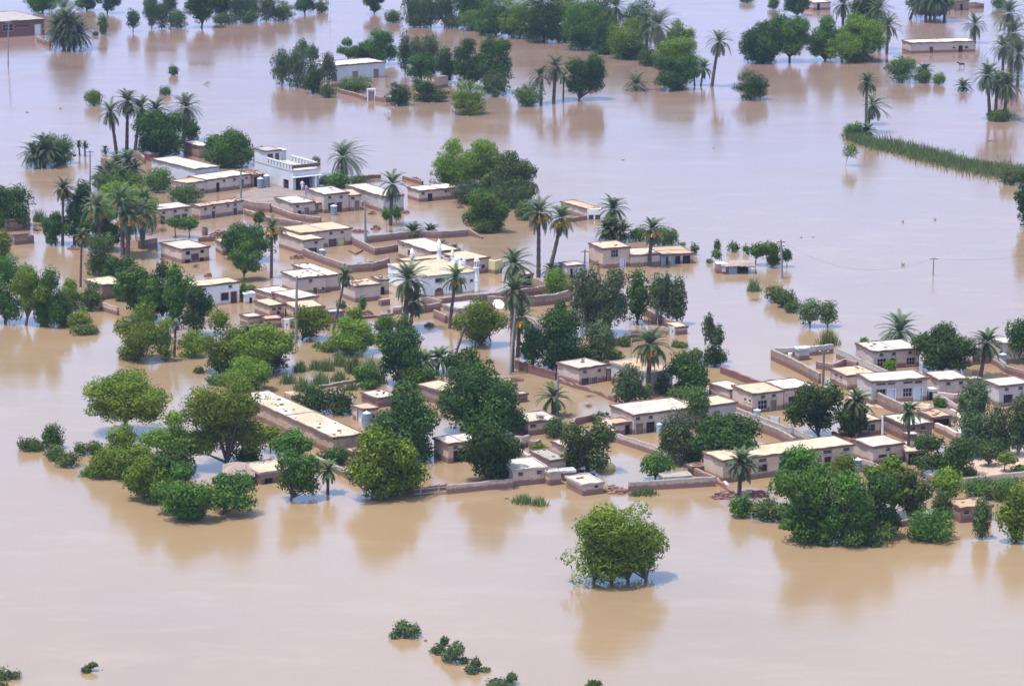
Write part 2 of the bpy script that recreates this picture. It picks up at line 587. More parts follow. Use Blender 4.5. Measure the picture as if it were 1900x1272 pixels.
def roof_part(root, x0, y0, x1, y1, h, rmat, edge, over=.13, rimh=.07, name='roof', nrim=True, bricks=0):
    mb = MB()
    nx, ny = max(2, int((x1 - x0) / .8)), max(2, int((y1 - y0) / .8))
    e = over - .03
    n0 = len(mb.v)
    for j in range(ny + 1):
        for i in range(nx + 1):
            edgeq = i in (0, nx) or j in (0, ny)
            mb.v.append((x0 - e + (x1 - x0 + 2 * e) * i / nx, y0 - e + (y1 - y0 + 2 * e) * j / ny,
                         h - .02 + (0 if edgeq else rnd.uniform(-.03, .035))))
    for j in range(ny):
        for i in range(nx):
            q = n0 + j * (nx + 1) + i
            mb.f.append((q, q + 1, q + nx + 2, q + nx + 1))
    mb.poly([(x0 - e, y0 - e, h - .17), (x1 + e, y0 - e, h - .17), (x1 + e, y1 + e, h - .17), (x0 - e, y1 + e, h - .17)])
    r = mb.build(name, R_[rmat], root)
    if nrim:
        m2 = MB()
        wobble_ring(m2, x0 - over, y0 - over, x1 + over, y1 + over, .15, h - .19, h + rimh * .6)
        m2.build('roof_edge', M[edge], r)
    if bricks:
        b = MB()
        for _ in range(bricks):
            cx, cy = rnd.uniform(x0 + .4, x1 - .4), rnd.uniform(y0 + .4, y1 - .4)
            s = rnd.uniform(.08, .2)
            b.box(cx - s, cy - s * .6, h - .03, cx + s, cy + s * .6, h + s * .7, .03)
        b.build('loose_bricks', M['rubble'], r)
    return r

def house(label, Lp, Fp, Rp, by, wall='pink', roof='w', ops=(), zo=None, name='mud_house', cat='house',
          z0=0.0, edge='edge', over=.13, rimh=.07, group=None, bricks=0, div=0, hcut=None):
    P, th, u, v, Lu, Lv, h = frame_of(Lp, Fp, Rp, by, z0)
    if hcut: h = hcut
    root = empty(name, P, label, cat, th, group)
    rf, rs, items = add_ops(root, P, u, v, Lu, Lv, h, ops, zo)
    mb = MB()
    zb = -.7 - z0
    panel(mb, (0, 0), (1, 0), (0, 1), Lu, zb, h - .1, rf)
    panel(mb, (0, 0), (0, 1), (1, 0), Lv, zb, h - .1, rs)
    panel(mb, (Lu, 0), (0, 1), (-1, 0), Lv, zb, h - .1, [])
    panel(mb, (0, Lv), (1, 0), (0, -1), Lu, zb, h - .1, [])
    mb.build('wall', M[wall], root)
    if roof:
        r = roof_part(root, 0, 0, Lu, Lv, h, roof, edge, over, rimh, bricks=bricks)
        for k in range(div):   # low brick ridges between the rooms
            t = (k + 1) / (div + 1)
            d = MB()
            if Lu >= Lv: d.box(Lu * t - .09, .1, h - .04, Lu * t + .09, Lv - .1, h + .06, .02)
            else: d.box(.1, Lv * t - .09, h - .04, Lu - .1, Lv * t + .09, h + .06, .02)
            d.build('ridge', M['edgep'], r)
    fit_items(root, items)
    root['_dims'] = 0
    del root['_dims']
    DIMS.append((name, round(math.degrees(th)), round(Lu, 1), round(Lv, 1), round(h, 1), label))
    return root, P, u, v, Lu, Lv, h

DIMS = []

def yard_wall(label, pts, hpx, mat='brick', thick=.32, name='yard_boundary', cat='wall', broken=.05, cap=None, group=None):
    """free-standing wall along the waterline pixels; hpx = its height in photo pixels (number or list)"""
    W = [at(x, y) for x, y in pts]
    hs = hpx if isinstance(hpx, (list, tuple)) else [hpx] * len(pts)
    H3 = [hs[i] / scl(W[i].y) / .975 for i in range(len(W))]
    o = W[0]
    mb = MB(); cp = MB()
    for i in range(len(W) - 1):
        a, b = W[i], W[i + 1]
        d = (b - a); ln = d.length; d = d / ln; n = Vector((-d.y, d.x, 0)) * thick / 2
        k = max(1, int(ln / .6))
        e = d * (thick / 2)
        a2 = a - e * .98 if i else a; b2 = b
        prev = None
        for j in range(k + 1):
            t = j / k
            p = a2.lerp(b2, t) - o
            hh = H3[i] * (1 - t) + H3[i + 1] * t + rnd.uniform(-broken, broken)
            cur = [(p - n) + Vector((0, 0, -.6)), (p + n) + Vector((0, 0, -.6)), (p + n) + Vector((0, 0, hh)), (p - n) + Vector((0, 0, hh))]
            n0 = len(mb.v); mb.v += [tuple(c) for c in cur]
            if prev is not None:
                for s in range(4):
                    s2 = (s + 1) % 4
                    mb.f.append((prev + s, prev + s2, n0 + s2, n0 + s))
            else: mb.f.append((n0, n0 + 3, n0 + 2, n0 + 1))
            if j == k: mb.f.append((n0, n0 + 1, n0 + 2, n0 + 3))
            prev = n0
            if cap:
                n3 = len(cp.v)
                nn = n * 1.1
                cp.v += [tuple(p - nn + Vector((0, 0, hh + .004))), tuple(p + nn + Vector((0, 0, hh + .004))),
                         tuple(p + nn * .8 + Vector((0, 0, hh + .09))), tuple(p - nn * .8 + Vector((0, 0, hh + .09)))]
                if j:
                    for s in range(4):
                        s2 = (s + 1) % 4
                        cp.f.append((n3 - 4 + s, n3 - 4 + s2, n3 + s2, n3 + s))
                else: cp.f.append((n3, n3 + 3, n3 + 2, n3 + 1))
                if j == k: cp.f.append((n3, n3 + 1, n3 + 2, n3 + 3))
    if cap:
        root = empty(name, o, label, cat, 0, group)
        mb.build('wall', M[mat], root)
        cp.build('coping', M[cap], root)
        return root
    w = mb.build(name, M[mat])
    w.location = o
    return tag(w, label, cat, group)

def rubble(label, cx, by, wpx, hpx, n=60, mat='rubble', name='rubble_heap', cat='rubble', size=.22, group=None):
    P = at(cx, by); s = scl(P.y); w = wpx / s / 2; h = hpx / s
    mb = MB()
    for _ in range(n):
        a = rnd.uniform(0, 6.28); r = rnd.random() ** .6
        x, y = math.cos(a) * r * w, math.sin(a) * r * w * .9
        z = h * (1 - r ** 1.5) * rnd.uniform(.3, 1.0)
        q = size * rnd.uniform(.4, 1.2)
        mb.box(x - q, y - q * .7, z - q * .8, x + q, y + q * .7, z + q * .5, q * .35)
    m = []
    k = 14
    n0 = len(mb.v)
    mb.v.append((0, 0, h * .8))
    for i in range(k):
        t = 6.283 * i / k
        mb.v.append((math.cos(t) * w * rnd.uniform(.75, 1), math.sin(t) * w * .9 * rnd.uniform(.75, 1), -.1))
    for i in range(k): mb.f.append((n0, n0 + 1 + i, n0 + 1 + (i + 1) % k))
    o = mb.build(name, M[mat]); o.location = P
    return tag(o, label, cat, group)

def brush(label, cx, by, wpx, hpx, n=40, mat='wood', name='branch_pile', cat='branches', z=0.0, leafy=0):
    P = at(cx, by, z); s = scl(P.y, z); w = wpx / s / 2; h = hpx / s
    mb = MB()
    for _ in range(n):
        a = rnd.uniform(0, 6.28); r = rnd.random() * w * .6
        x, y = math.cos(a) * r, math.sin(a) * r * .8
        b = rnd.uniform(0, 6.28); l = w * rnd.uniform(.3, .7)
        z0_ = h * rnd.random() * .5
        mb.bar((x, y, z0_), (x + math.cos(b) * l, y + math.sin(b) * l * .8, z0_ + h * rnd.uniform(-.2, .6)), .03, 4, .012)
    o = mb.build(name, M[mat]); o.location = P
    return tag(o, label, cat)

# ---------------------------------------------------------------- plants
PAR = {  # lobes, leaf size, leaves per m2, flatten, name, category, bark
    'A': (26, .125, 52, .62, 'acacia_tree', 'tree', 'bark'),
    'R': (22, .150, 44, .80, 'broadleaf_tree', 'tree', 'bark'),
    'G': (20, .150, 44, .80, 'broadleaf_tree', 'tree', 'bark'),
    'Y': (30, .170, 38, .80, 'mango_tree', 'tree', 'bark'),
    'B': (26, .160, 40, .80, 'mango_tree', 'tree', 'bark'),
    'E': (15, .16, 36, 1.5, 'eucalyptus_tree', 'tree', 'barkp'),
    'S': (12, .12, 52, .80, 'shrub', 'shrub', 'bark'),
}

def crown(kind, W, D, H, dens=1.0, loose=0.0):
    nl, ls, den, fl, *_ = PAR[kind]
    a, b, c = W / 2, D / 2, H / 2
    A = 4 * math.pi * (((a * b) ** 1.6 + (a * c) ** 1.6 + (b * c) ** 1.6) / 3) ** (1 / 1.6)
    rl = (.34 + .088 * min(W, H * 1.3)) * {'E': .85, 'Y': 1.0, 'S': .8}.get(kind, 1.0)
    nl = int(max(7, min(110, {'E': .60, 'A': .85}.get(kind, .74) * A / (math.pi * rl * rl))))
    i = np.arange(nl) + .5
    ph = np.arccos(1 - 2 * i / nl); th = math.pi * (1 + 5 ** .5) * i + rng.uniform(0, 6.28)
    dirs = np.stack([np.cos(th) * np.sin(ph), np.sin(th) * np.sin(ph), np.cos(ph)], 1)
    dirs = unit(dirs + rng.normal(size=dirs.shape) * .20)
    # big bulges and hollows make every outline its own
    wv = unit(rng.normal(size=(6, 3))); am = rng.uniform(-.24, .28, 6) * (1.5 if kind == 'S' else 1)
    bulge = 1 + (np.clip(dirs @ wv.T, 0, 1) ** 3 @ am)
    rel = rl / ((a * b * c) ** (1 / 3))
    lrr = rng.uniform(.62, 1.3, nl)
    rad = (1.0 - min(.55, rel)) * rng.uniform(.74, 1.12, nl) * bulge
    cen = dirs * rad[:, None] * np.array([a, b, c])
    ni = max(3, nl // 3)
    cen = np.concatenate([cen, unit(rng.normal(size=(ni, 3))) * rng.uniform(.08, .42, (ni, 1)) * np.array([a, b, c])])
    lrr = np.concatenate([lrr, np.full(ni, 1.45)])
    lt = np.concatenate([rng.uniform(-.22, .26, nl), np.full(ni, -.1)])  # inner lobes get a darker tone: shade of the crown core put into leaf colour
    C, Nn, T, S = [], [], [], []
    for q in range(len(cen)):
        rx = rl * lrr[q] * rng.uniform(.85, 1.2); ry = rl * lrr[q] * rng.uniform(.85, 1.2)
        rz = rl * lrr[q] * (fl if kind != 'E' else 1.35)
        rx = min(rx, a * .7); ry = min(ry, b * .7); rz = min(rz, c * .75)
        area = 4 * math.pi * ((rx * ry) ** 1.6 / 3 + (rx * rz) ** 1.6 / 3 + (ry * rz) ** 1.6 / 3) ** (1 / 1.6)
        n = int(area * den * dens * .44) + 14
        d = unit(rng.normal(size=(n, 3)))
        lowc = d[:, 2] < -.35
        d[lowc, 2] *= .4
        d = unit(d)
        # smaller tufts on every lobe give it a broken outline
        tf = unit(rng.normal(size=(9, 3)))
        bump = 1 + .34 * np.max(np.clip(d @ tf.T, .75, 1) - .75, axis=1) / .25
        r = bump * rng.uniform(.78, 1.02, n) ** .8
        stray = rng.random(n) < .06 + loose * .15
        r[stray] *= rng.uniform(1.02, 1.28, stray.sum())
        C.append(cen[q] + d * r[:, None] * np.array([rx, ry, rz]))
        nr = unit(d / np.array([rx, ry, rz])) + rng.normal(size=(n, 3)) * .30
        nr[:, 2] += .08
        Nn.append(unit(nr))
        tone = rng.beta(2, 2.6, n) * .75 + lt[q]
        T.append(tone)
        S.append(rng.uniform(.6, 1.45, n) * ls)
    C = np.concatenate(C); Nn = np.concatenate(Nn); T = np.concatenate(T); S = np.concatenate(S)
    return C, Nn, np.clip(T, 0, 1), S, cen

NT = [0]
def tree(kind, x0, y0, x1, y1, by, label, bx=None, dens=1.0, name=None, trunks=1, leafkind=None, depth=.9, loose=0, group=None, blobs=None):
    nl, ls, den, fl, nm, cat, bark = PAR[kind]
    wpx, hpx = x1 - x0, y1 - y0
    k0 = (y1 + 655) / 5900
    shrub = kind == 'S' or by is None
    if by is None: by = y1 - .32 * wpx * k0
    elif y1 < 130 and by - y1 > 7 and kind != 'E' and 'trunk' not in label and 'alone' not in label and 'trio' not in label:
        y1 = by - 6; hpx = y1 - y0
    cx, cy = (x0 + x1) / 2, (y0 + y1) / 2
    if bx is None: bx = cx
    P = at(bx, by)
    s = scl(P.y)
    W = wpx / s * .94
    k = math.sin(math.atan2(CAM_H, P.y))
    D = W * depth
    hh = hpx / s * .96
    H = math.sqrt(max(hh * hh - (D * k) ** 2, (.55 * hh) ** 2))
    zc = zat(P.y, cy)
    if y0 < 60 and y1 < 130 and kind in 'ARGE' and 'grove' in label:
        W *= 1.2; D *= 1.2; wpx *= 1.2
    elif blobs is None and kind in 'ARGYB' and W > 3.2:
        n_ = 4 + int(W > 6) + int(rnd.random() * 2)
        blobs = [(.5 + rnd.uniform(-.08, .08), .5 + rnd.uniform(-.05, .1), .30, .30)]
        a0 = rnd.uniform(0, 6.28)
        for i_ in range(n_):
            a_ = a0 + 6.283 * i_ / n_ + rnd.uniform(-.3, .3); q_ = rnd.uniform(.75, 1.1)
            blobs.append((.5 + .27 * q_ * math.cos(a_), .5 - .25 * q_ * math.sin(a_), rnd.uniform(.18, .29), rnd.uniform(.17, .27)))
    if blobs:   # a crown of several merged masses, each a share of the whole outline
        parts = []
        for (qx, qz, rx_, rz_) in blobs:
            c_, n_, t_, s_, e_ = crown(kind, W * rx_ * 2, D * min(1, rx_ * 2.1), H * rz_ * 2, dens, loose)
            o_ = np.array([(qx - .5) * W, rng.uniform(-.2, .2) * D, (.5 - qz) * H])
            parts.append((c_ + o_, n_, t_, s_, e_ + o_))
        C, Nn, T, S, cen = (np.concatenate([q[i] for q in parts]) for i in range(5))
    else:
        C, Nn, T, S, cen = crown(kind, W, D, H, dens, loose)
    # stretch the crown until it fills the outline it has in the photograph
    lo, hi = np.percentile(C[:, 0], [0.8, 99.2]); fx = (wpx / s) / (hi - lo)
    ylo, yhi = np.percentile(C[:, 1], [0.8, 99.2]); fy = (wpx / s * depth) / (yhi - ylo)
    f = np.array([fx, fy, 1.0]); C = (C - np.array([(lo + hi) / 2, (ylo + yhi) / 2, 0])) * f; cen = (cen - np.array([(lo + hi) / 2, (ylo + yhi) / 2, 0])) * f
    ck = math.cos(math.asin(k)); tgt = hpx / s; fz = 1.0
    for _ in range(7):
        v0, v1 = np.percentile(C[:, 2] * ck * fz + C[:, 1] * k, [0.8, 99.2])
        fz *= max(.6, min(1.7, (tgt / (v1 - v0))))
    v0, v1 = np.percentile(C[:, 2] * ck * fz + C[:, 1] * k, [0.8, 99.2])
    C[:, 2] *= fz; cen[:, 2] *= fz
    C[:, 2] -= (v0 + v1) / 2 / ck; cen[:, 2] -= (v0 + v1) / 2 / ck
    H *= fz
    off = np.array([xat(P.y, zc, cx) - P.x, 0, zc])
    C = C + off; cen = cen + off
    keep = C[:, 2] > .05
    C, Nn, T, S = C[keep], Nn[keep], T[keep], S[keep]
    root = empty(name or nm, P, label, cat, 0, group)
    V = leaves(C, Nn, S * (1.25 if kind in 'ES' else 1), {'E': .28, 'S': .36}.get(kind, .5), 1.2 if kind == 'E' else 0)
    part = 'foliage' if kind == 'S' else 'crown'
    # ragged shoots standing out of the outline
    ns = int((90 if kind == 'S' else 60) * (W * H) ** .5 * dens * (.6 + loose))
    if len(C) > 50:
        c0 = C.mean(0); pick = rng.integers(0, len(C), ns * 3)
        dd = unit(C[pick] - c0); far = np.argsort(-np.linalg.norm((C[pick] - c0) / np.array([W, D, H]), axis=1))[:ns]
        q = C[pick][far]; dd = unit(dd[far] + rng.normal(size=(ns, 3)) * .35 + np.array([0, 0, .45 if kind != 'E' else -.7]))
        ll = rng.uniform(.15, .38, (ns, 1)) * (1.0 if kind == 'S' else .9) * min(1.3, .5 + W * .12)
        sd = unit(np.cross(dd, rng.normal(size=(ns, 3)))) * .045
        V = np.concatenate([V, np.stack([q, q + dd * ll * .45 + sd, q + dd * ll, q + dd * ll * .45 - sd], 1)])
        T = np.concatenate([T, rng.uniform(.2, .95, ns)])
        ok = V[:, :, 2].min(1) > .02
        V, T = V[ok], T[ok]
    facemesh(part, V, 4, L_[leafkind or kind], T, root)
    # trunk(s) and limbs
    mb = MB()
    R0 = max(.05, .022 * W + .010 * H)
    if kind == 'E': R0 *= .75
    top = Vector((off[0] * .7, 0, max(.4, zc - H * .12)))
    for t in range(trunks):
        bx_ = 0 if trunks == 1 else (t - (trunks - 1) / 2) * W * .2
        base = Vector((bx_, rnd.uniform(-.2, .2) * (trunks > 1), -.8))
        fork = Vector((bx_ * 1.1 + off[0] * .35 + rnd.uniform(-.1, .1) * W * .3, rnd.uniform(-.1, .1), max(.25, (zc - H / 2) * .9 + .25)))
        r = R0 / (1 if trunks == 1 else 1.5)
        mb.tube([base, base.lerp(fork, .55) + Vector((rnd.uniform(-.05, .05) * W * .4, 0, 0)), fork], [r * 1.25, r, r * .85], 8)
        idx = list(range(len(cen))); rnd.shuffle(idx)
        nb = 9 if kind != 'S' else 6
        if blobs: nb = 14
        for q in idx[:nb]:
            c = Vector(cen[q]); c.z = max(c.z, .15)
            mid = fork.lerp(c, .5) + Vector((0, 0, .10 * H * rnd.uniform(-.4, .8)))
            mb.tube([fork - Vector((0, 0, .05)), mid, fork.lerp(c, .95)], [r * .6, r * .34, r * .1], 5)
    mb.build('stems' if kind == 'S' else 'trunk', M[bark], root, True)
    NT[0] += 1
    return root

def frond_set(n, Lf, el0, el1, spread=1.0, az0=0, az1=6.283, nst=15, wid=.115):
    """n arching pinnate fronds from the origin; returns triangles (m,3,3) and tones"""
    az = rng.uniform(az0, az1, n) if n < 6 else az0 + (az1 - az0) * ((np.arange(n) * .618034) % 1) + rng.normal(size=n) * .12
    el = np.linspace(el0, el1, n) + rng.normal(size=n) * .10
    L = Lf * rng.uniform(.82, 1.12, n)
    bend = rng.uniform(.9, 1.45, n) * spread
    st = np.linspace(0, 1, nst + 1)
    tris, tone = [], []
    for i in range(n):
        e = el[i] - bend[i] * st ** 1.35
        e = np.maximum(e, -1.45)
        ds = L[i] / nst
        hx = np.cumsum(np.cos(e) * ds); hz = np.cumsum(np.sin(e) * ds)
        ca, sa = math.cos(az[i]), math.sin(az[i])
        p = np.stack([hx * ca, hx * sa, hz], 1)
        tdir = np.stack([np.cos(e) * ca, np.cos(e) * sa, np.sin(e)], 1)
        side = np.array([-sa, ca, 0.0])
        nrm = np.cross(tdir, side)
        # rachis as thin flat strip pieces
        w = .035
        for a_, b_ in ((0, nst // 2), (nst // 2, nst)):
            tris.append(np.stack([p[a_] - side * w, p[a_] + side * w, p[b_]])[None]); tone.append([.8])
        ll = Lf * .17 * np.sin(np.clip(.25 + st * 2.75, 0, 3.0)) + .1
        for sgn in (-1, 1):
            q = p[1:]
            d = unit(side * sgn * 1.0 + tdir[1:] * .75 - np.array([0, 0, .32]) - nrm[1:] * -.12)
            tip = q + d * ll[1:, None] * rng.uniform(.85, 1.1, (nst, 1))
            b1 = q - tdir[1:] * wid * .8; b2 = q + tdir[1:] * wid * .8
            tris.append(np.stack([b1, b2, tip], 1))
            tone.append(np.clip(rng.beta(2, 2, nst) * .8 + (.15 if el[i] > .5 else 0), 0, 1))
    return np.concatenate(tris), np.concatenate([np.asarray(t) for t in tone])

def palm(label, cx, cy, bx, by, wpx, fruit=0, skirt=10, n=38, curve=0.0, name='date_palm', group=None, z0=0.0, hi=1.45, red=False, lean=None, wind=None):
    """crown heart at (cx,cy), foot at (bx,by); wpx = crown width in photo pixels"""
    P = at(bx, by, z0); s = scl(P.y)
    zc = zat(P.y, cy); dx = xat(P.y, zc, cx) - P.x
    zc -= P.z
    Lf = wpx / s / 2 * 1.22
    root = empty(name, P, label, 'palm', 0, group)
    top = Vector((dx, 0, max(zc, .3)))
    mb = MB()
    r = min(.28, max(.14, Lf * .095))
    if lean is None:
        m1 = Vector((dx * .33 + curve, 0, zc * .4))
    else: m1 = Vector((dx * lean, 0, zc * .5))
    pts, rad = [], []
    nseg = max(3, int(zc / .45))
    a, c = Vector((0, 0, -.8)), top - Vector((0, 0, .15))
    for i in range(nseg + 1):
        t = i / nseg
        p = a * (1 - t) ** 2 + m1 * 2 * t * (1 - t) + c * t * t
        pts.append(p); rad.append(r * (1.2 - .35 * t) * (1.08 if i % 2 else .94))
    pts.append(top); rad.append(r * 1.25)
    mb.tube(pts, rad, 8)
    mb.build('trunk', M['palmbark'], root, True)
    V, T = frond_set(int(n * 1.3), Lf, hi, -.85)
    if wind is None: wind = rnd.choice((-.05, 0, .08, .16, .22)) * (2 if 'windblown' in label else 1)
    rr = np.hypot(V[:, :, 0], V[:, :, 1]) / Lf
    V[:, :, 0] += wind * Lf * rr ** 1.5; V[:, :, 2] -= abs(wind) * .25 * Lf * rr ** 2
    V = V + np.array(top)
    ok = V[:, :, 2].min(1) > .04
    facemesh('crown', V[ok], 3, L_['P'], T[ok], root)
    if skirt:
        V, T = frond_set(skirt, Lf * .72, -.75, -1.25, .5)
        V = V + np.array(top - Vector((0, 0, .12)))
        ok = V[:, :, 2].min(1) > .04
        if ok.any(): facemesh('dead_fronds', V[ok], 3, M['dead'], T[ok], root)
    for k in range(fruit):
        az = 6.283 * k / fruit + rnd.uniform(-.3, .3)
        f = MB()
        R = Lf * rnd.uniform(.28, .42)
        e = top + Vector((math.cos(az) * R, math.sin(az) * R, -Lf * rnd.uniform(.20, .30)))
        f.tube([top, top.lerp(e, .6) + Vector((0, 0, Lf * .1)), e], [.03, .03, .03], 4)
        for _ in range(40):
            q = e + Vector((rnd.gauss(0, .19), rnd.gauss(0, .19), rnd.gauss(-.12, .2))) * (Lf / 2.6)
            f.bar(e.lerp(q, .1), q, .012, 3, .05)
            f.lathe([(.03, q.z - .10), (.11, q.z), (.03, q.z + .09)], (q.x, q.y), 5)
        f.build('date_bunch', M['fruitr' if red else 'fruit'], root)
    return root

def bushpalm(label, x0, y0, x1, y1, by=None, heads=3, name='date_palm', fruit=0, group=None):
    """low palm whose fronds hang down to the water: several heads on short stems"""
    wpx, hpx = x1 - x0, y1 - y0
    if by is None: by = y1 - .1 * hpx
    P = at((x0 + x1) / 2, by); s = scl(P.y)
    W, H = wpx / s, hpx / s
    root = empty(name, P, label, 'palm', 0, group)
    tr = MB(); VV, TT = [], []
    for k in range(heads):
        t = 0 if heads == 1 else (k / (heads - 1) - .5)
        hx = t * W * .42 + rnd.uniform(-.05, .05) * W
        hz = H * rnd.uniform(.30, .52) if heads > 1 else H * .25
        if heads > 2 and k == heads // 2: hz = H * .62
        hy = rnd.uniform(-.15, .15) * W
        Lf = max(W * .42 if heads > 1 else W * .56, .8) * 1.12
        Lf = min(Lf, max(.8, H * .9))
        tr.tube([(hx * .5, hy * .5, -.6), (hx, hy, hz)], [.18, .15], 7)
        V, T = frond_set(50, Lf, 1.4, -.75)
        VV.append(V + np.array((hx, hy, hz))); TT.append(T)
    V = np.concatenate(VV); T = np.concatenate(TT)
    ok = V[:, :, 2].min(1) > .03
    tr.build('trunk', M['palmbark'], root)
    facemesh('crown', V[ok], 3, L_['P'], T[ok], root)
    return root

def blades(n, w, d, h, lean=.35, wid=.035, hv=.35):
    x = rng.normal(size=n) * w * .27; y = rng.normal(size=n) * d * .27
    hh = h * rng.uniform(1 - hv * 2, 1.1, n) * np.exp(-((x / w * 1.6) ** 2))
    lx = x / w * 1.2 * lean + rng.normal(size=n) * lean * .4; ly = rng.normal(size=n) * lean * .4
    a = rng.uniform(0, 3.14, n)
    sx, sy = np.cos(a) * wid, np.sin(a) * wid
    B = np.stack([x, y, np.full(n, -.05)], 1)
    s = np.stack([sx, sy, np.zeros(n)], 1)
    mid = B + np.stack([lx * hh * .35, ly * hh * .35, hh * .6], 1)
    tip = B + np.stack([lx * hh * 1.05, ly * hh * 1.05, hh], 1)
    V1 = np.stack([B - s, B + s, mid + s * .8], 1)
    V2 = np.stack([mid - s * .8, mid + s * .8, tip], 1)
    V3 = np.stack([B - s, mid + s * .8, mid - s * .8], 1)
    return np.concatenate([V1, V2, V3]), np.tile(rng.random(n), 3)

def reeds(label, x0, y0, x1, y1, n=260, name='reed_clump', group=None, lean=.35):
    cx = (x0 + x1) / 2; P = at(cx, y1 - 1.0); s = scl(P.y)
    V, T = blades(n, (x1 - x0) / s * .95, (x1 - x0) / s * .8, (y1 - y0) / s * 1.02, lean)
    o = facemesh(name, V, 3, L_['N'], T)
    o.location = P
    return tag(o, label, 'reeds', group)

# ---------------------------------------------------------------- small things
def tank(label, cx, y0, y1, wpx, lid=True, ribs=3, mat='steel', z0=0.0, legs=False, group=None):
    P = at(cx, y1, z0); s = scl(P.y, z0)
    r = wpx / s / 2; h = zat(P.y, y0) - z0
    root = empty('water_tank', P, label, 'tank', 0, group)
    prof = [(r, -.3 if z0 < .05 else 0.06)]
    hb = h * .86
    for i in range(ribs + 1):
        z = hb * (i + .5) / (ribs + 1)
        prof += [(r, z - .05), (r * 1.045, z), (r, z + .05)]
    prof.append((r, hb))
    b = MB(); b.lathe(prof, sides=20); b.build('body', M[mat], root, False)
    if lid:
        l = MB(); l.lathe([(r * 1.06, hb - .03), (r * 1.06, hb + .03), (r * .25, h - .03), (r * .18, h + .03)], sides=20)
        l.build('lid', M['steelw'], root)
    if legs:
        for k in range(4):
            a = .8 + k * 1.57
            g = MB(); g.box(math.cos(a) * r * .8 - .05, math.sin(a) * r * .8 - .05, -.2, math.cos(a) * r * .8 + .05, math.sin(a) * r * .8 + .05, .055)
            g.build('leg', M['wood'], root)
    return root

def pole(label, tx, ty, bx, by, r=.1, mat='conc', arms=0, name='utility_pole', cat='pole', z0=0.0):
    P = at(bx, by, z0); zt = zat(P.y, ty) - z0; dx = xat(P.y, zt + z0, tx) - P.x
    root = empty(name, P, label, cat)
    m = MB(); m.tube([(0, 0, -.6), (dx * .5, 0, zt * .5), (dx, 0, zt)], [r * 1.3, r * 1.1, r * .85], 8)
    m.build('shaft', M[mat], root)
    for k in range(arms):
        a = MB(); z = zt - .25 - .55 * k
        a.box(dx - .55, -.05, z - .05, dx + .55, .05, z + .05)
        c = a.build('crossarm', M['wood'], root)
        for q in (-.45, 0, .45):
            i = MB(); i.lathe([(.03, z + .045), (.06, z + .1), (.06, z + .16), (.02, z + .2)], (dx + q, 0), 8)
            i.build('insulator', M['white_cloth'], c)
    return root, P, Vector((P.x + dx, P.y, zt + z0))

# ---------------------------------------------------------------- the setting: flood water, mud, haze
def water():
    m, nt = newmat('muddy_flood_water')
    geo = N(nt, "ShaderNodeNewGeometry").outputs["Position"]
    mp = N(nt, "ShaderNodeMapping"); nt.links.new(geo, mp.inputs["Vector"])
    mp.inputs["Scale"].default_value = (.022, .011, 1)
    n1 = noise(nt, mp.outputs[0], 1.0, 4, .55)
    near = mixc(nt, rampf(nt, n1, .35, .65), (.262, .178, .098), (.226, .160, .098))
    far = mixc(nt, rampf(nt, n1, .35, .65), (.205, .130, .105), (.180, .122, .102))   # mauve tint of distant haze and reflections put into the far water colour
    sy = N(nt, "ShaderNodeSeparateXYZ"); nt.links.new(geo, sy.inputs[0])
    c = mixc(nt, rampf(nt, sy.outputs[1], 330, 600), near, far)
    mp2 = N(nt, "ShaderNodeMapping"); nt.links.new(geo, mp2.inputs["Vector"])
    mp2.inputs["Scale"].default_value = (.09, .2, 1); mp2.inputs["Rotation"].default_value = (0, 0, .35)
    n4 = noise(nt, mp2.outputs[0], 1.0, 6, .65)
    c = mixc(nt, rampf(nt, n4, .50, .70, 0, .38), c, (.31, .225, .15))   # paler silt streaks
    n2 = noise(nt, geo, .9, 3, .6)
    n3 = noise(nt, geo, .12, 3, .5)
    p = N(nt, "ShaderNodeBsdfPrincipled")
    nt.links.new(c, p.inputs["Base Color"])
    mp3 = N(nt, "ShaderNodeMapping"); nt.links.new(geo, mp3.inputs["Vector"])
    mp3.inputs["Scale"].default_value = (.018, .05, 1); mp3.inputs["Rotation"].default_value = (0, 0, -.2)
    nt.links.new(rampf(nt, noise(nt, mp3.outputs[0], 1.0, 5, .6), .35, .65, .07, .20), p.inputs["Roughness"])
    p.inputs["IOR"].default_value = 1.36
    b = N(nt, "ShaderNodeBump")
    b.inputs["Strength"].default_value = .22
    b.inputs["Distance"].default_value = .07
    mp4 = N(nt, "ShaderNodeMapping"); nt.links.new(geo, mp4.inputs["Vector"]); mp4.inputs["Scale"].default_value = (.55, 1.5, 1)
    nr_ = noise(nt, mp4.outputs[0], 1.0, 4, .65)
    wm = N(nt, "ShaderNodeMath", operation='MULTIPLY'); nt.links.new(nr_, wm.inputs[0]); nt.links.new(rampf(nt, n3, .3, .7, .35, 1.0), wm.inputs[1])
    nt.links.new(wm.outputs[0], b.inputs["Height"])
    nt.links.new(b.outputs[0], p.inputs["Normal"])
    o = N(nt, "ShaderNodeOutputMaterial"); nt.links.new(p.outputs[0], o.inputs["Surface"])
    me = bpy.data.meshes.new('water')
    v = [(-9000, -1500, 0), (9000, -1500, 0), (9000, 20000, 0), (-9000, 20000, 0)]
    me.from_pydata(v, [], [(0, 1, 2, 3)]); me.materials.append(m)
    w = obj('water', me, None, 'structure')
water()

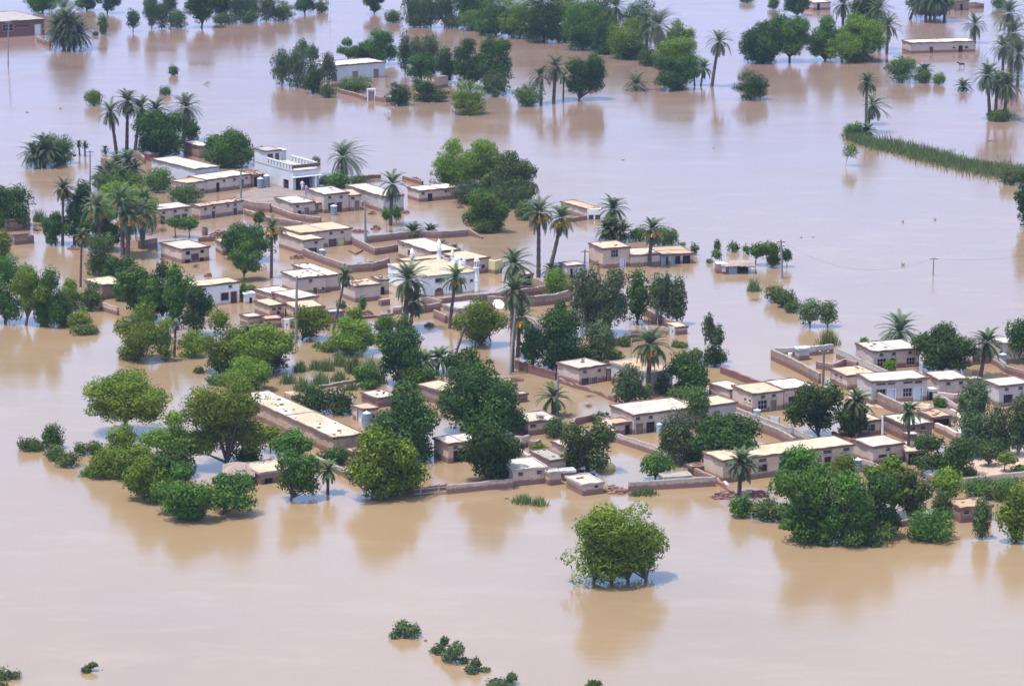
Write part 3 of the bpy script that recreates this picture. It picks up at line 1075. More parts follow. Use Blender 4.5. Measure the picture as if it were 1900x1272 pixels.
def mud_mat(name, a, b, c_):
    m, nt = newmat(name)
    geo = N(nt, "ShaderNodeNewGeometry").outputs["Position"]
    n1 = noise(nt, geo, .5, 4, .6); n2 = noise(nt, geo, 3.5, 4, .7)
    c = mixc(nt, rampf(nt, n1, .4, .62), a, b)
    c = mixc(nt, rampf(nt, n2, .52, .68, 0, .7), c, c_)
    finish(nt, c, .8, n2, .06, .5, .3)
    return m
M['mud'] = mud_mat('wet_mud', (.24, .185, .17), (.18, .14, .13), (.13, .10, .09))
M['sand'] = mud_mat('pale_silt', (.46, .34, .26), (.38, .28, .21), (.28, .21, .16))

def ground(pts, z, mat, name='mud_ground'):
    W = [at(x, y, z) for x, y in pts]
    c = sum(W, Vector()) / len(W)
    ring = []
    for i in range(len(W)):
        a, b = W[i], W[(i + 1) % len(W)]
        k = max(1, int((b - a).length / 1.0))
        for j in range(k):
            p = a.lerp(b, j / k); p += Vector((rnd.uniform(-.35, .35), rnd.uniform(-.6, .6), 0)); ring.append(p)
    mb = MB(); n = len(ring)
    mb.v.append(tuple(c - c * 0)); mb.v[0] = (c.x, c.y, z + .05)
    for p in ring: mb.v.append((p.x, p.y, z))
    for p in ring:
        d = (p - c).normalized() * (.8 + z * 2); mb.v.append((p.x + d.x, p.y + d.y, -.25))
    for i in range(n):
        k = (i + 1) % n
        mb.f.append((0, 1 + i, 1 + k)); mb.f.append((1 + i, 1 + n + i, 1 + n + k, 1 + k))
    o = mb.build(name, M[mat]); o['kind'] = 'structure'
    return o

ground([(440, 362), (476, 345), (520, 346), (548, 352), (600, 348), (612, 352), (590, 362), (540, 366), (500, 372), (450, 378)], .06, 'mud', 'courtyard_ground')
ground([(296, 622), (300, 606), (345, 603), (366, 610), (364, 624), (330, 630)], .06, 'mud', 'mud_bank')
ground([(1782, 900), (1775, 860), (1810, 838), (1930, 832), (1930, 896)], .08, 'sand', 'dry_yard_ground')
ground([(1735, 742), (1770, 752), (1778, 800), (1745, 792), (1715, 760)], .06, 'mud', 'back_yard_ground')
ground([(1570, 706), (1590, 706), (1600, 745), (1760, 752), (1735, 762), (1640, 756), (1585, 750)], .04, 'sand', 'front_yard_ground')
ground([(964, 838), (1000, 830), (1030, 852), (1000, 872), (968, 862)], .06, 'mud', 'ruin_ground')
ground([(1330, 930), (1370, 905), (1440, 905), (1440, 955), (1400, 958)], .05, 'mud', 'bank_ground')

# air
def haze():
    m, nt = newmat('haze')
    v = N(nt, "ShaderNodeVolumePrincipled")
    v.inputs["Color"].default_value = (.52, .66, .92, 1)
    v.inputs["Density"].default_value = .00009
    v.inputs["Anisotropy"].default_value = .1
    o = N(nt, "ShaderNodeOutputMaterial"); nt.links.new(v.outputs[0], o.inputs["Volume"])
    mb = MB(); mb.box(-700, -60, -1.7, 700, 1500, CAM_H + 4)
    h = mb.build('haze', m); h['kind'] = 'stuff'
    tag(h, 'thin pale haze hanging over the flooded plain', 'haze')
haze()

# ---------------------------------------------------------------- houses
K = .189474
z6 = (260, 240, K); z7 = (500, 240, K); z5 = (500, 400, K); z4 = (260, 420, K); zm = (700, 400, K); z8 = (800, 240, K)
zr = (1060, 380, .221053); za = (920, 560, K); zb = (1240, 580, K); zc = (1540, 580, K); zd = (1540, 740, K)
ze = (1300, 740, K); zf = (1020, 720, K); zg = (720, 740, K); zh = (400, 720, K); zz = (0, 240, K)
zA = (0, 0, .252632); zB = (480, 0, .252632); zD = (1420, 0, .252632); zy = (0, 420, K)
V1 = 'v'
H = house

H('long red brick building with white framed windows at the top left edge', (-85, 22), (-30, 42), (82, 31.5), 72, 'red', 'g',
  [('F', 20, 180, 95, 228, 'g'), ('F', 258, 182, 300, 275, 'W'), ('F', 120, 186, 210, 202, 'v')], zA, name='brick_building', cat='building', edge='edge', over=.3)
H('pale plaster house among trees on the small island, three brown openings', (583, 113.5), (615, 122.5), (714, 113), 151.5, 'pale', 'w',
  [('F', 535, 540, 573, 610, 'p'), ('F', 690, 525, 728, 600, 'p'), ('F', 845, 508, 880, 590, 'p')], zB)
H('roofless tan mud room beside the island house', (798, 139), (806, 143), (831, 137.5), 165, 'tan', None, name='ruined_room', cat='ruin')
yard_wall('low broken mud wall left of the white gate frame on the island', [(628, 172), (655, 178), (680, 186)], 7, 'brick')
yard_wall('low broken mud wall right of the white gate frame on the island', [(697, 187), (716, 190), (732, 188)], 9, 'brick')
rubble('rubble of a fallen wall below the roofless island room', 776, 178, 40, 9, 40)
rubble('small rubble heap at the right end of the island', 832, 174, 16, 7, 20)
# the doorway frame left standing in water
gf = at(681, 187); fr = empty('ruined_gateway', gf, 'white doorway frame standing alone in the flood before the island house', 'gate', .12)
for nm_, bx_ in (('post', (0, -.12, -.5, .22, .12, 2.0)), ('post', (1.35, -.12, -.5, 1.57, .12, 2.0)), ('lintel', (-.05, -.14, 2.0, 1.62, .14, 2.2))):
    q = MB(); q.box(*bx_); q.build(nm_, M['wframe'], fr)
q = MB(); q.box(.25, -.02, -.4, 1.3, .05, 1.7); q.build('door', M['pdoor'], fr)

H('long pale pink mud house with one dark door, alone in the upper right flood', (1674, 72.5), (1690, 79.6), (1809, 75.8), 99.8, 'pink', 'w',
  [('F', 1418, 335, 1450, 395, 'D'), ('F', 1376, 345, 1396, 358, 'x'), ('F', 1466, 340, 1490, 356, 'x'), ('F', 1205, 345, 1232, 395, 'd')], zD, div=1, edge='edge')
H('small mud house with one door at the top edge, left of the palms', (1500, -1), (1509, 5), (1541, 2), 19.5, 'pink', 'w', [('F', 380, 25, 402, 75, 'D')], zD)
H('small red mud house at the top edge, right of the palm clump', (1764, -4), (1772, 1), (1798, -1), 20, 'brick', 'w', [('F', 1432, 30, 1450, 75, 'D')], zD)
H('low square brick ruin beside the small red mud house at the top', (1803, 4), (1809, 7), (1826, 5), 16.5, 'brick', None, name='ruined_room', cat='ruin')
yard_wall('low dark wall by the big bushy palm at the top left', [(69, 77), (82, 83), (94, 86)], 9, 'brick')

# north-west part of the village
H('pale blue washed storehouse with a long white roof, upper left of village', (281, 293), (362, 313.5), (406, 306), 347, 'pale', 'w', [], None, name='storehouse', cat='building')
H('small mud house half hidden behind the round tree, behind the pale storehouse', (341, 262), (370, 271), (393, 268), 294, 'brick', 'w', [('F', 640, 175, 665, 190, 'v')], z6)
H('left end room of the long mud house in front of the pale storehouse', (318, 335.5), (347, 340), (384, 335), 364, 'pink', 'y',
  [('F', 512, 540, 540, 560, 'v'), ('F', 585, 582, 630, 602, 'v')], z6)
H('long mud house with a dark doorway in front of the pale storehouse', (350, 325.5), (384.5, 333.5), (466, 322), 358.5, 'pink', 'w',
  [('F', 745, 520, 780, 625, 'D'), ('F', 810, 490, 836, 502, 'v'), ('F', 912, 480, 938, 492, 'v'), ('F', 975, 490, 1015, 560, 'd'), ('F', 1030, 466, 1054, 480, 'v')], z6, div=2)
H('mud house with a white roof behind the date palms, three vents under the eaves', (287, 380), (296.5, 389), (355, 380), 416, 'pink', 'w',
  [('F', 222, 790, 245, 812, 'v'), ('F', 332, 772, 355, 796, 'v'), ('F', 438, 756, 464, 780, 'v'), ('F', 330, 838, 392, 900, 'd'), ('F', 410, 825, 460, 880, 'd'), ('F', 202, 852, 242, 925, 'd')], z6)
H('mud house with a grey and cream patched roof, joined right of the palm-side house', (356, 377), (372, 382.5), (451, 371), 407.5, 'pink', 'o',
  [('F', 630, 768, 652, 788, 'v'), ('F', 712, 755, 736, 776, 'v'), ('F', 848, 730, 874, 750, 'v'), ('F', 922, 722, 944, 742, 'v'), ('F', 700, 800, 735, 865, 'd'), ('F', 913, 770, 950, 830, 'd')], z6, bricks=8)

# two-storey white house with a balustraded terrace
def white_house():
    Lp, Fp, Rp, by = (472, 286), (544, 306), (591.5, 300.5), 353
    P, th, u, v, Lu, Lv, h = frame_of(Lp, Fp, Rp, by, .06)
    root = empty('two_storey_house', P, 'white two-storey house with a pillared terrace parapet and a dark garage', 'house', th)
    fl = h - .95
    ops = [('F', 1525, 462, 1695, 600, 'D'), ('S', 1405, 490, 1455, 565, 'w')]
    rf, rs, items = add_ops(root, P, u, v, Lu, Lv, fl, ops, z6)
    mb = MB()
    panel(mb, (0, 0), (1, 0), (0, 1), Lu, -.6, fl, rf, 1.2)
    panel(mb, (0, 0), (0, 1), (1, 0), Lv, -.6, fl, rs)
    panel(mb, (Lu, 0), (0, 1), (-1, 0), Lv, -.6, fl, [])
    panel(mb, (0, Lv), (1, 0), (0, -1), Lu, -.6, fl, [])
    mb.build('wall', M['pale'], root)
    its = [i for i in items if i[5] != 'D']
    fit_items(root, its)
    for i in items:
        if i[5] == 'D':
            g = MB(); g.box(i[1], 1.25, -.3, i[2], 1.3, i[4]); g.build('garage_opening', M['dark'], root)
    t = MB(); t.box(-.05, -.05, fl - .12, Lu + .05, Lv + .05, fl + .02)
    t.build('terrace', R_['w'], root)
    # parapet: piers with gaps and a coping
    tl = Lv * .30   # tower depth at the back
    def pierrow(x0, y0, x1, y1, nm, topk=True):
        ln = math.dist((x0, y0), (x1, y1)); k = max(2, int(ln / .85)); m = MB()
        dx, dy = (x1 - x0) / ln, (y1 - y0) / ln
        for i in range(k + 1):
            a = ln * i / k; w = .29
            cx, cy = x0 + dx * a, y0 + dy * a
            m.box(cx - w if dx else cx - .1, cy - w if dy else cy - .1, fl + .03, cx + w if dx else cx + .1, cy + w if dy else cy + .1, h - .12)
        m.build(nm, M['pale'], root)
        c = MB(); c.box(min(x0, x1) - .14, min(y0, y1) - .14, h - .118, max(x0, x1) + .14, max(y0, y1) + .14, h)
        c.build('coping', M['edgew'], root)
        if topk:
            b = MB()
            for i in range(k + 1):
                a = ln * i / k; cx, cy = x0 + dx * a, y0 + dy * a
                b.box(cx - .12, cy - .12, h + .002, cx + .12, cy + .12, h + .1)
            b.build('coping_blocks', M['edgew'], root)
    pierrow(.12, .55, .12, Lv - tl - .3, 'parapet')
    pierrow(Lu - .12, .55, Lu - .12, Lv - tl - .3, 'parapet')
    m = MB(); m.box(-.15, -.18, h - .55, Lu + .15, .12, h - .05); m.build('parapet', M['edge'], root)
    # tower room and rear wall
    tw = Lu * .60
    x = MB()
    zt = zat(P.y + v.y * (Lv - tl), 280) - .06 - .16
    x.box(.02, Lv - tl, fl + .03, tw, Lv - .02, zt)
    x.build('upper_room', M['pale'], root)
    roof_part(root, .02, Lv - tl, tw, Lv - .02, zt + .16, 'g', 'edge', .15, .05, 'upper_roof')
    for a, b, k in ((.3, tw * .45, 'rdoor'), (tw * .62, tw * .85, 'rdoor')):
        d = MB(); d.box(a, Lv - tl - .05, fl + .04, b, Lv - tl - .003, zt - .35); d.build('upper_door', M[k], root)
    x = MB(); x.box(tw + .003, Lv - tl * .55, fl + .03, Lu - .02, Lv - .02, zt - .3); x.build('stair_room', M['pale'], root)
    x = MB(); x.box(tw + .003, Lv - tl * .6, zt - .298, Lu + .05, Lv + .05, zt - .2); x.build('stair_roof', M['edgew'], root)
    # slab over the garage
    s = MB(); i = items[0]; s.box(i[1] - .7, -.75, i[4] + .02, Lu + .25, -.003, i[4] + .14); s.build('canopy', M['edgew'], root)
    w = MB(); w.lathe([(.12, fl + .03), (.16, fl + .4)], (2.0, Lv - tl - 1.0), 10); w.build('bucket', M['white_cloth'], root)
white_house()
H('thatched lean-to with a dark open front beside the two steel tanks', (455, 317), (470, 324), (489, 322), 348, 'brick', 'o', [('F', 1090, 465, 1180, 560, 'D')], z6, name='lean_to', cat='shed', bricks=14)
tank('left one of two galvanised water tanks beside the white two-storey house', 483, 328.5, 348.5, 11.5, z0=.06, legs=True)
tank('right and taller one of two galvanised tanks beside the white two-storey house', 495, 323, 346.5, 11.5, z0=.06, legs=True)

H('square mud house with a bright white roof below the mud courtyard', (510, 364.5), (544.5, 377.5), (584, 372), 401.5, 'pink', 'w',
  [('F', 1528, 738, 1558, 758, 'v'), ('F', 1545, 795, 1578, 835, 'D'), ('F', 1610, 768, 1655, 850, 'p')], z6, bricks=2)
H('tiny mud annexe between the square house and the grey fronted house', (575, 370), (585, 377), (601, 374.5), 395, 'pink', 'y', [('F', 450, 735, 478, 800, 'p')], z7)
H('grey fronted mud house with two red doors behind the small steel tank', (570, 352), (601.5, 360.5), (647, 358), 396, 'pink', 'w',
  [('F', 575, 720, 640, 795, 'r'), ('F', 658, 713, 710, 806, 'r'), ('F', 578, 655, 602, 678, 'v'), ('F', 690, 650, 716, 672, 'v')], z7, bricks=2)
H('narrow mud room with a pale door joined right of the grey fronted house', (631, 351), (648.5, 362), (670.5, 360), 391.5, 'pink', 'y',
  [('F', 835, 698, 878, 790, 'p'), ('F', 802, 656, 830, 682, 'v')], z7)
H('grey plastered warehouse with a white roof and blank walls behind a thin palm', (642, 342.5), (712, 364.5), (749, 359.5), 395, 'grey', 'w', [], None, name='storehouse', cat='building')
H('long mud house with a black doorway beside the big round tree', (756, 342), (777.6, 353.5), (850, 345), 375, 'pink', 'w',
  [('F', 1550, 628, 1597, 700, 'D'), ('F', 1490, 610, 1520, 622, 'v'), ('F', 1715, 590, 1742, 604, 'v')], z7, div=1)
tank('small galvanised water tank before the grey fronted house with red doors', 619.5, 379.5, 398.5, 12.5)

# middle
H('front room of the large L-shaped house, brown garage door on its right wall', (517, 430.5), (564, 445.8), (600, 441), 474, 'pink', 'y',
  [('F', 382, 315, 465, 390, 'd'), ('F', 440, 250, 475, 270, 'v'), ('S', 45, 290, 92, 370, 'd')], z5)
H('long rear wing of the large L-shaped house with a yellow door', (521, 421), (558, 432.5), (652.5, 422), 464, 'pink', 'y',
  [('F', 580, 228, 658, 315, 'd'), ('F', 676, 220, 736, 312, 'y'), ('F', 585, 160, 620, 182, 'v'), ('F', 700, 150, 725, 170, 'v')], z5, div=1)
tank('low galvanised tank inside the yard of the L-shaped house', 597.5, 461.5, 476.5, 11.5)
H('low square mud house with a heavy dark cornice and damaged front wall', (298, 451), (337.7, 462.8), (388, 457), 489, 'pink', 'w',
  [('F', 448, 242, 490, 280, 'D'), ('F', 590, 228, 628, 262, 'D'), ('F', 500, 265, 575, 330, 'd'), ('F', 585, 305, 625, 345, 'D'), ('F', 440, 325, 490, 362, 'D')], z4, rimh=.12)
H('small mud room with a straw coloured roof hidden by the dark tree in mid village', (399.5, 442), (413, 452), (442, 449), 474, 'pink', 'y', [('S', 795, 200, 820, 230, 'v')], z4)
H('mud house with pale cracked front left of the leaning palm', (522.7, 505), (552, 516), (604, 512), 548, 'pink', 'w',
  [('F', 390, 615, 420, 640, 'v'), ('F', 430, 705, 466, 765, 'd'), ('F', 520, 700, 540, 730, 'v')], z5, bricks=6)
H('mud house with a grey stained roof behind the cracked front house', (543.6, 489.5), (602, 511), (632, 506), 541, 'pink', 'w', [], None, bricks=3)
H('windowless square mud hut with a straw littered orange roof', (634, 520.5), (659, 530.5), (705.6, 525.5), 561.5, 'pink', 'o', [], None, bricks=16)
H('small damaged annexe with a straw coloured roof behind the windowless hut', (690, 511.5), (705, 519), (721.5, 517), 547, 'tan', 'y', [('F', 1090, 695, 1128, 760, 'D')], z5, bricks=10)
H('mud house with broad white roof, left of three overlapping roofs near the white washed house', (474, 535.5), (504.5, 545), (545, 539.5), 562, 'tan', 'w', [], None)
H('mud house with a blue white roof, right of three overlapping roofs, beside the pole', (506, 542), (546.5, 553.8), (590, 548), 573, 'tan', 'w', [], None, edge='edge')
H('mud house with two small square windows in front of the three overlapping roofs', (472, 556), (500.5, 567), (527, 563.5), 591, 'tan', 'y',
  [('F', 1298, 782, 1328, 810, 'v'), ('F', 1352, 775, 1380, 800, 'v'), ('F', 1335, 820, 1372, 865, 'd'), ('F', 1300, 868, 1330, 900, 'x')], z4)
H('mud room with a straw roof behind the concrete pole and small bushy tree', (528, 562.5), (549, 572), (601, 568.5), 598, 'tan', 'y', [], None)
H('tiny mud hut with a pale roof above the light green trees', (445, 582.5), (462, 588.5), (486.5, 584.5), 607, 'tan', 'w', [], None)
H('tiny lean-to hut with a sagging brown roof right of the pale roofed hut', (485, 582), (494, 592.5), (522.6, 588.5), 609, 'tan', 'o', [('F', 1235, 915, 1285, 932, 'v')], z4)
H('low cubical brick outhouse left of the foot of the leaning palm', (604, 573), (612, 578.5), (637, 576), 600, 'brick', 'g', [], None, name='outhouse', cat='shed')
H('white washed house with a dark red door and window, beige roof', (330, 523), (352, 532.5), (443.5, 522), 571.5, 'white', 'y',
  [('F', 793, 650, 866, 722, 'w'), ('F', 888, 638, 948, 752, 'r'), ('F', 665, 672, 700, 765, 'r'), ('F', 876, 565, 892, 578, 'v'), ('F', 620, 596, 640, 608, 'v')], z4, div=1)
H('small white gate room joined right of the white washed house', (450, 539), (455, 545), (471.5, 543), 563, 'white', 'w', [('F', 1070, 695, 1098, 760, 'D')], z4, name='gate_room', cat='gate', edge='edgew')
yard_wall('stub of brick wall with a pale iron gate beside the tiny lean-to hut', [(523, 609), (540, 608), (556, 606)], 17, 'pink')

# mosque
def minaret(root, cx, y0, y1, z0, zfoot_py, w, big=True):
    Y = root.location.y
def mosque():
    Lp, Fp, Rp, by = (720, 490.5), (783.5, 513.3), (885, 503.5), 552
    P, th, u, v, Lu, Lv, h = frame_of(Lp, Fp, Rp, by)
    root = empty('mosque', P, 'white washed mosque with slim minarets and arched openings in the middle of the village', 'mosque', th)
    ops = [('F', 563, 705, 650, 815, 'a'), ('F', 765, 690, 838, 805, 'a'), ('F', 570, 612, 660, 652, 'x'), ('F', 918, 622, 930, 640, 'v')]
    rf, rs, items = add_ops(root, P, u, v, Lu, Lv, h, ops, zm)
    mb = MB()
    panel(mb, (0, 0), (1, 0), (0, 1), Lu, -.7, h - .1, rf)
    panel(mb, (0, 0), (0, 1), (1, 0), Lv, -.7, h - .1, rs)
    panel(mb, (Lu, 0), (0, 1), (-1, 0), Lv, -.7, h - .1, [])
    panel(mb, (0, Lv), (1, 0), (0, -1), Lu, -.7, h - .1, [])
    mb.build('wall', M['white'], root)
    roof_part(root, 0, 0, Lu, Lv, h, 'y', 'edgep', .1, .03)
    fit_items(root, [i for i in items if i[5] != 'a'])
    for i in items:
        if i[5] != 'a': continue
        a, b, z0, z1 = i[1:5]; w = b - a
        m = MB(); m.box(a, .14, -.4, b, .2, z1 - w * .42); d = m.build('door', M['pdoor'], root)
        m = MB(); m.box(a, .15, z1 - w * .42 + .003, b, .2, z1); m.build('fanlight', M['door'], d)
        m = MB()   # two curved spandrels turn the opening into an arch
        k = 8
        for sg in (0, 1):
            c = (a, z1) if sg == 0 else (b, z1)
            arc = []
            for q in range(k + 1):
                t = math.pi / 2 * q / k
                x = (a + b) / 2 - math.cos(t) * w / 2 if sg == 0 else (a + b) / 2 + math.cos(t) * w / 2
                arc.append((x, z1 - w * .45 + math.sin(t) * w * .45))
            for q in range(k):
                m.poly([(c[0], -.004, c[1]), (arc[q][0], -.004, arc[q][1]), (arc[q + 1][0], -.004, arc[q + 1][1])])
                m.poly([(arc[q][0], -.004, arc[q][1]), (arc[q][0], .13, arc[q][1]), (arc[q + 1][0], .13, arc[q + 1][1]), (arc[q + 1][0], -.004, arc[q + 1][1])])
        m.build('arch', M['white'], d)
    def tower(px, ytop, yfoot, lx, ly, z0, r, nm='minaret'):
        """lx, ly: place in the mosque's own axes"""
        wy = P.y + u.y * lx + v.y * ly
        zt = zat(wy, ytop)
        m = MB(); H_ = zt - z0
        zb_ = z0 + H_ * .42
        m.lathe([(r * 1.25, z0), (r * 1.15, z0 + H_ * .05), (r * .95, zb_)], (lx, ly), 12)
        s = m.build(nm, M['white'], root)
        g = MB(); g.lathe([(r * 1.5, zb_ + .002), (r * 1.5, zb_ + .12), (r * 1.1, zb_ + .125)], (lx, ly), 12); g.build('gallery', M['edgew'], s)
        c = MB()
        for k in range(6):
            a = k * math.pi / 3
            c.bar((lx + math.cos(a) * r * .95, ly + math.sin(a) * r * .95, zb_ + .13), (lx + math.cos(a) * r * .95, ly + math.sin(a) * r * .95, z0 + H_ * .66), r * .18, 5)
        c.build('lantern', M['white'], s)
        d = MB(); q0 = z0 + H_ * .66
        d.lathe([(r * 1.3, q0), (r * 1.3, q0 + .08), (r * .9, q0 + .09), (r * 1.05, q0 + .2), (r * .95, q0 + .38), (r * .5, q0 + .58), (r * .12, q0 + .72), (r * .06, zt)], (lx, ly), 12)
        d.build('dome', M['white'], s)
    tower(883.5, 466, 547, Lu - .05, -.05, h * .55, .3)
    m = MB(); m.lathe([(.42, -.7), (.36, h * .3), (.36, h * .55)], (Lu - .05, -.05), 12); m.build('corner_buttress', M['white'], root)
    tower(817.5, 441, 471, Lu * .95, Lv + .1, h, .28)
    tower(778, 463, 484, Lu * .45, Lv + .1, h, .24)
    tower(836, 465, 486, Lu + .1, Lv * .72, h - .2, .2)
    tower(859, 478, 494, Lu + .1, Lv * .38, h - .2, .2)
    # crest with a low dome between the two eastern turrets
    m = MB(); m.box(Lu - .12, Lv * .42, h - .1, Lu + .06, Lv * .68, h + .55); m.build('crest', M['white'], root)
    m = MB(); m.lathe([(.55, h + .553), (.5, h + .8), (.3, h + 1.0), (.05, h + 1.08)], (Lu, Lv * .55), 14); m.build('small_dome', M['pale'], root)
    m = MB(); m.box(Lu - .1, .4, h - .1, Lu + .05, Lv * .36, h + .22); m.box(Lu - .1, Lv * .78, h - .1, Lu + .05, Lv - .2, h + .3); m.build('parapet', M['edgep'], root)
mosque()
H('veranda room joined to the back of the mosque, straw coloured roof', (736, 479.5), (750, 484.5), (828, 475.5), 518, 'pink', 'y', [], None)
H('mud house with a wide white roof behind the mosque, small door on its left wall', (739, 445.5), (803, 467.5), (852, 461.5), 499, 'tan', 'w',
  [('S', 298, 338, 328, 400, 'D'), ('S', 240, 268, 262, 284, 'v')], zm, rimh=.1)
H('house with two brown windows and cream roof right of the mosque', (820, 472), (864, 482), (907.5, 478), 511, 'pink', 'y',
  [('F', 978, 484, 1006, 534, 'x'), ('F', 1020, 478, 1056, 516, 'x')], zm)
yard_wall('ochre painted wall right of the cream roofed house by the mosque', [(908, 506), (918, 508), (930, 505)], 24, 'yellow')
H('house with a small white roof and dark open side right of the mosque palms', (945, 497), (969, 509), (989, 506.5), 533, 'brick', 'w', [('F', 1420, 590, 1500, 690, 'D')], zm)
H('low shed with a flat grey roof below the mosque front wall', (823, 561), (852, 573), (905, 564), 603, 'tan', 'g', [], None, name='shed', cat='shed', edge='edgep')

# yard walls of the middle part
yard_wall('brick yard wall running down right from the L-shaped house to the white tank', [(563, 475), (600, 489), (640, 503)], 13, 'brick', cap='cop')
yard_wall('long zigzag brick wall in front of the L-shaped house yard', [(652, 452), (696, 473), (740, 466), (757, 475)], 13, 'brick')
yard_wall('grey brick wall behind the pole, right of the L-shaped house', [(682, 451), (740, 444), (775, 441)], 12, 'brick', cap='cop')
yard_wall('brick wall running right toward the round green tree', [(776, 441), (820, 442), (868, 438.5)], 12, 'brick', cap='cop')
yard_wall('brick wall joining the yard to the left corner of the mosque', [(644, 506), (690, 503), (722, 494)], 14, 'brick', cap='cop')
yard_wall('short brick wall in front of the grey patched roof house', [(452, 386), (480, 392), (502, 394)], 15, 'brick', cap='cop')
yard_wall('long lane wall running diagonally below the courtyard, upper one', [(505, 393), (545, 408), (595, 415)], 11, 'brick', cap='cop')
yard_wall('long lane wall running diagonally below the courtyard, lower one', [(455, 399), (500, 413), (560, 423)], 10, 'brick', cap='cop')
yard_wall('low brick wall under the tree right of the small palm yard', [(368, 449), (399, 447)], 9, 'brick')
yard_wall('wedge of collapsed brick wall right of the long wall by the round tree', [(869, 437), (880, 439), (895, 443)], [13, 9, 3], 'brick')
yard_wall('low kerb of bricks inside the yard of the L-shaped house', [(648, 466), (660, 472), (672, 466)], 3, 'brick', thick=.25)
yard_wall('low brick wall behind the date palm by the warehouse', [(668, 334), (685, 332), (706, 330)], 7, 'brick')
yard_wall('low brick wall behind the black doorway house', [(748, 333), (765, 338), (784, 343)], 7, 'brick')
rubble('dark rubble heap on the low wall behind the black doorway house', 769, 335, 22, 8, 36)
yard_wall('mosque forecourt brick wall, left part', [(783, 561), (803, 566), (820, 570)], 13, 'brick')
yard_wall('long brick wall along the front of the mosque', [(812, 567), (860, 562), (925, 556), (985, 548), (1032, 541), (1054, 538)], 13, 'brick', cap='cop')
yard_wall('lower long brick wall right of the mosque in front of the palms', [(905, 568), (950, 570), (994, 568), (1032, 564), (1060, 556)], 18, 'brick', cap='cop')
yard_wall('brick wall by the shed below the mosque', [(806, 590), (816, 594), (828, 600)], 15, 'brick')
yard_wall('broken brick wall under the tall pair of palms', [(764, 584), (790, 580), (816, 576)], 14, 'brick', cap='cop')
yard_wall('pinkish low wall left of the tall pair of palms', [(729, 583), (746, 582)], 13, 'pink')
yard_wall('small brick block beside the damaged annexe', [(705, 567), (721, 565)], 11, 'brick', thick=.8)
yard_wall('low silt covered wall below the windowless hut', [(640, 592), (670, 592), (700, 589), (730, 585)], 4, 'brick', broken=.15)
rubble('round brick ring and rubble below the windowless hut', 680, 583, 20, 7, 30)
yard_wall('brick wall right of the white roofed house beside the mosque palms', [(989, 533), (1004, 538), (1016, 544)], 18, 'brick')
yard_wall('low wall in front of the open fronted white portico house', [(1044, 413.5), (1070, 410.5), (1088, 407.5)], 8, 'brick')
rubble('reddish rubble in the yard right of the pole', 697, 425, 17, 8, 36)
rubble('pale rubble heap at the corner of the L-shaped house wall', 665, 430, 24, 5, 36)
rubble('rubble of a collapsed mud room left of the mid village trees', 410, 437, 40, 12, 80)
H('broken mud doorway pillar left of the collapsed room', (376, 420), (379, 422), (384, 421), 437, 'brick', None, name='broken_pillar', cat='ruin')
rubble('small brick heap at the foot of the warehouse corner', 752, 395, 14, 6, 20)
rubble('pale brick heap before the warehouse', 690, 397, 12, 5, 20)
rubble('brown rubble beside the L-shaped house tank', 552, 479, 24, 7, 40)
rubble('low brick rubble by the left white roofed house of the overlapping roofs', 387, 512, 14, 6, 18)
rubble('small dark debris below the round tree by the black doorway house', 854, 386, 12, 7, 20)
rubble('brown debris left of the round tree over the water', 873, 418, 22, 6, 24)

# east
H('long mud roofed building with a sloping end, left of the white portico', (1041, 371.5), (1088.5, 387), (1112, 382), 407, 'pink', 'o', [], None)
def portico():
    P = at(1089.5, 407.5); s = scl(P.y); x1 = 27.5 / s
    root = empty('white_portico', P, 'white portico with two dark openings standing in the flood', 'porch', .1)
    h = zat(P.y, 388)
    m = MB(); m.box(0, 0, h - .85, x1, 1.6, h); m.build('canopy', M['white'], root)
    for a in (0, x1 * .44, x1 - .22):
        q = MB(); q.box(a, .02, -.6, a + .22, .3, h - .853); q.build('pillar', M['white'], root)
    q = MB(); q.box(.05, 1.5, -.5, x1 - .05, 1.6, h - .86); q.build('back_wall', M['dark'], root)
portico()
H('tall tan two-storey block with one dark window, standing in the flood', (1093, 450), (1118.6, 461), (1169.4, 457), 498.5, 'tan', 'y',
  [('F', 335, 374, 392, 437, 'g'), ('F', 410, 450, 452, 530, 'W')], zr, bricks=3)
H('low white roofed middle part of the flooded shop row', (1150, 462.5), (1170.5, 473.5), (1224.5, 470.5), 495.5, 'pink', 'w', [], None)
H('row of three open shops under an orange and white roof', (1203, 460), (1225.5, 472.5), (1286.5, 470), 491.5, 'pink', 'o',
  [('F', 748, 420, 790, 520, 'k'), ('F', 796, 418, 815, 520, 'D'), ('F', 836, 420, 866, 520, 'k'), ('F', 873, 418, 917, 520, 'D'), ('F', 936, 415, 1000, 520, 'D')], zr, name='shop_row', cat='shop', div=1)
H('small white roofed building with two doorways left of the tan two-storey block', (1040, 487), (1053, 492.5), (1083.5, 490), 518, 'grey', 'w',
  [('F', -8, 535, 14, 610, 'D'), ('F', 38, 530, 70, 610, 'W')], zr)

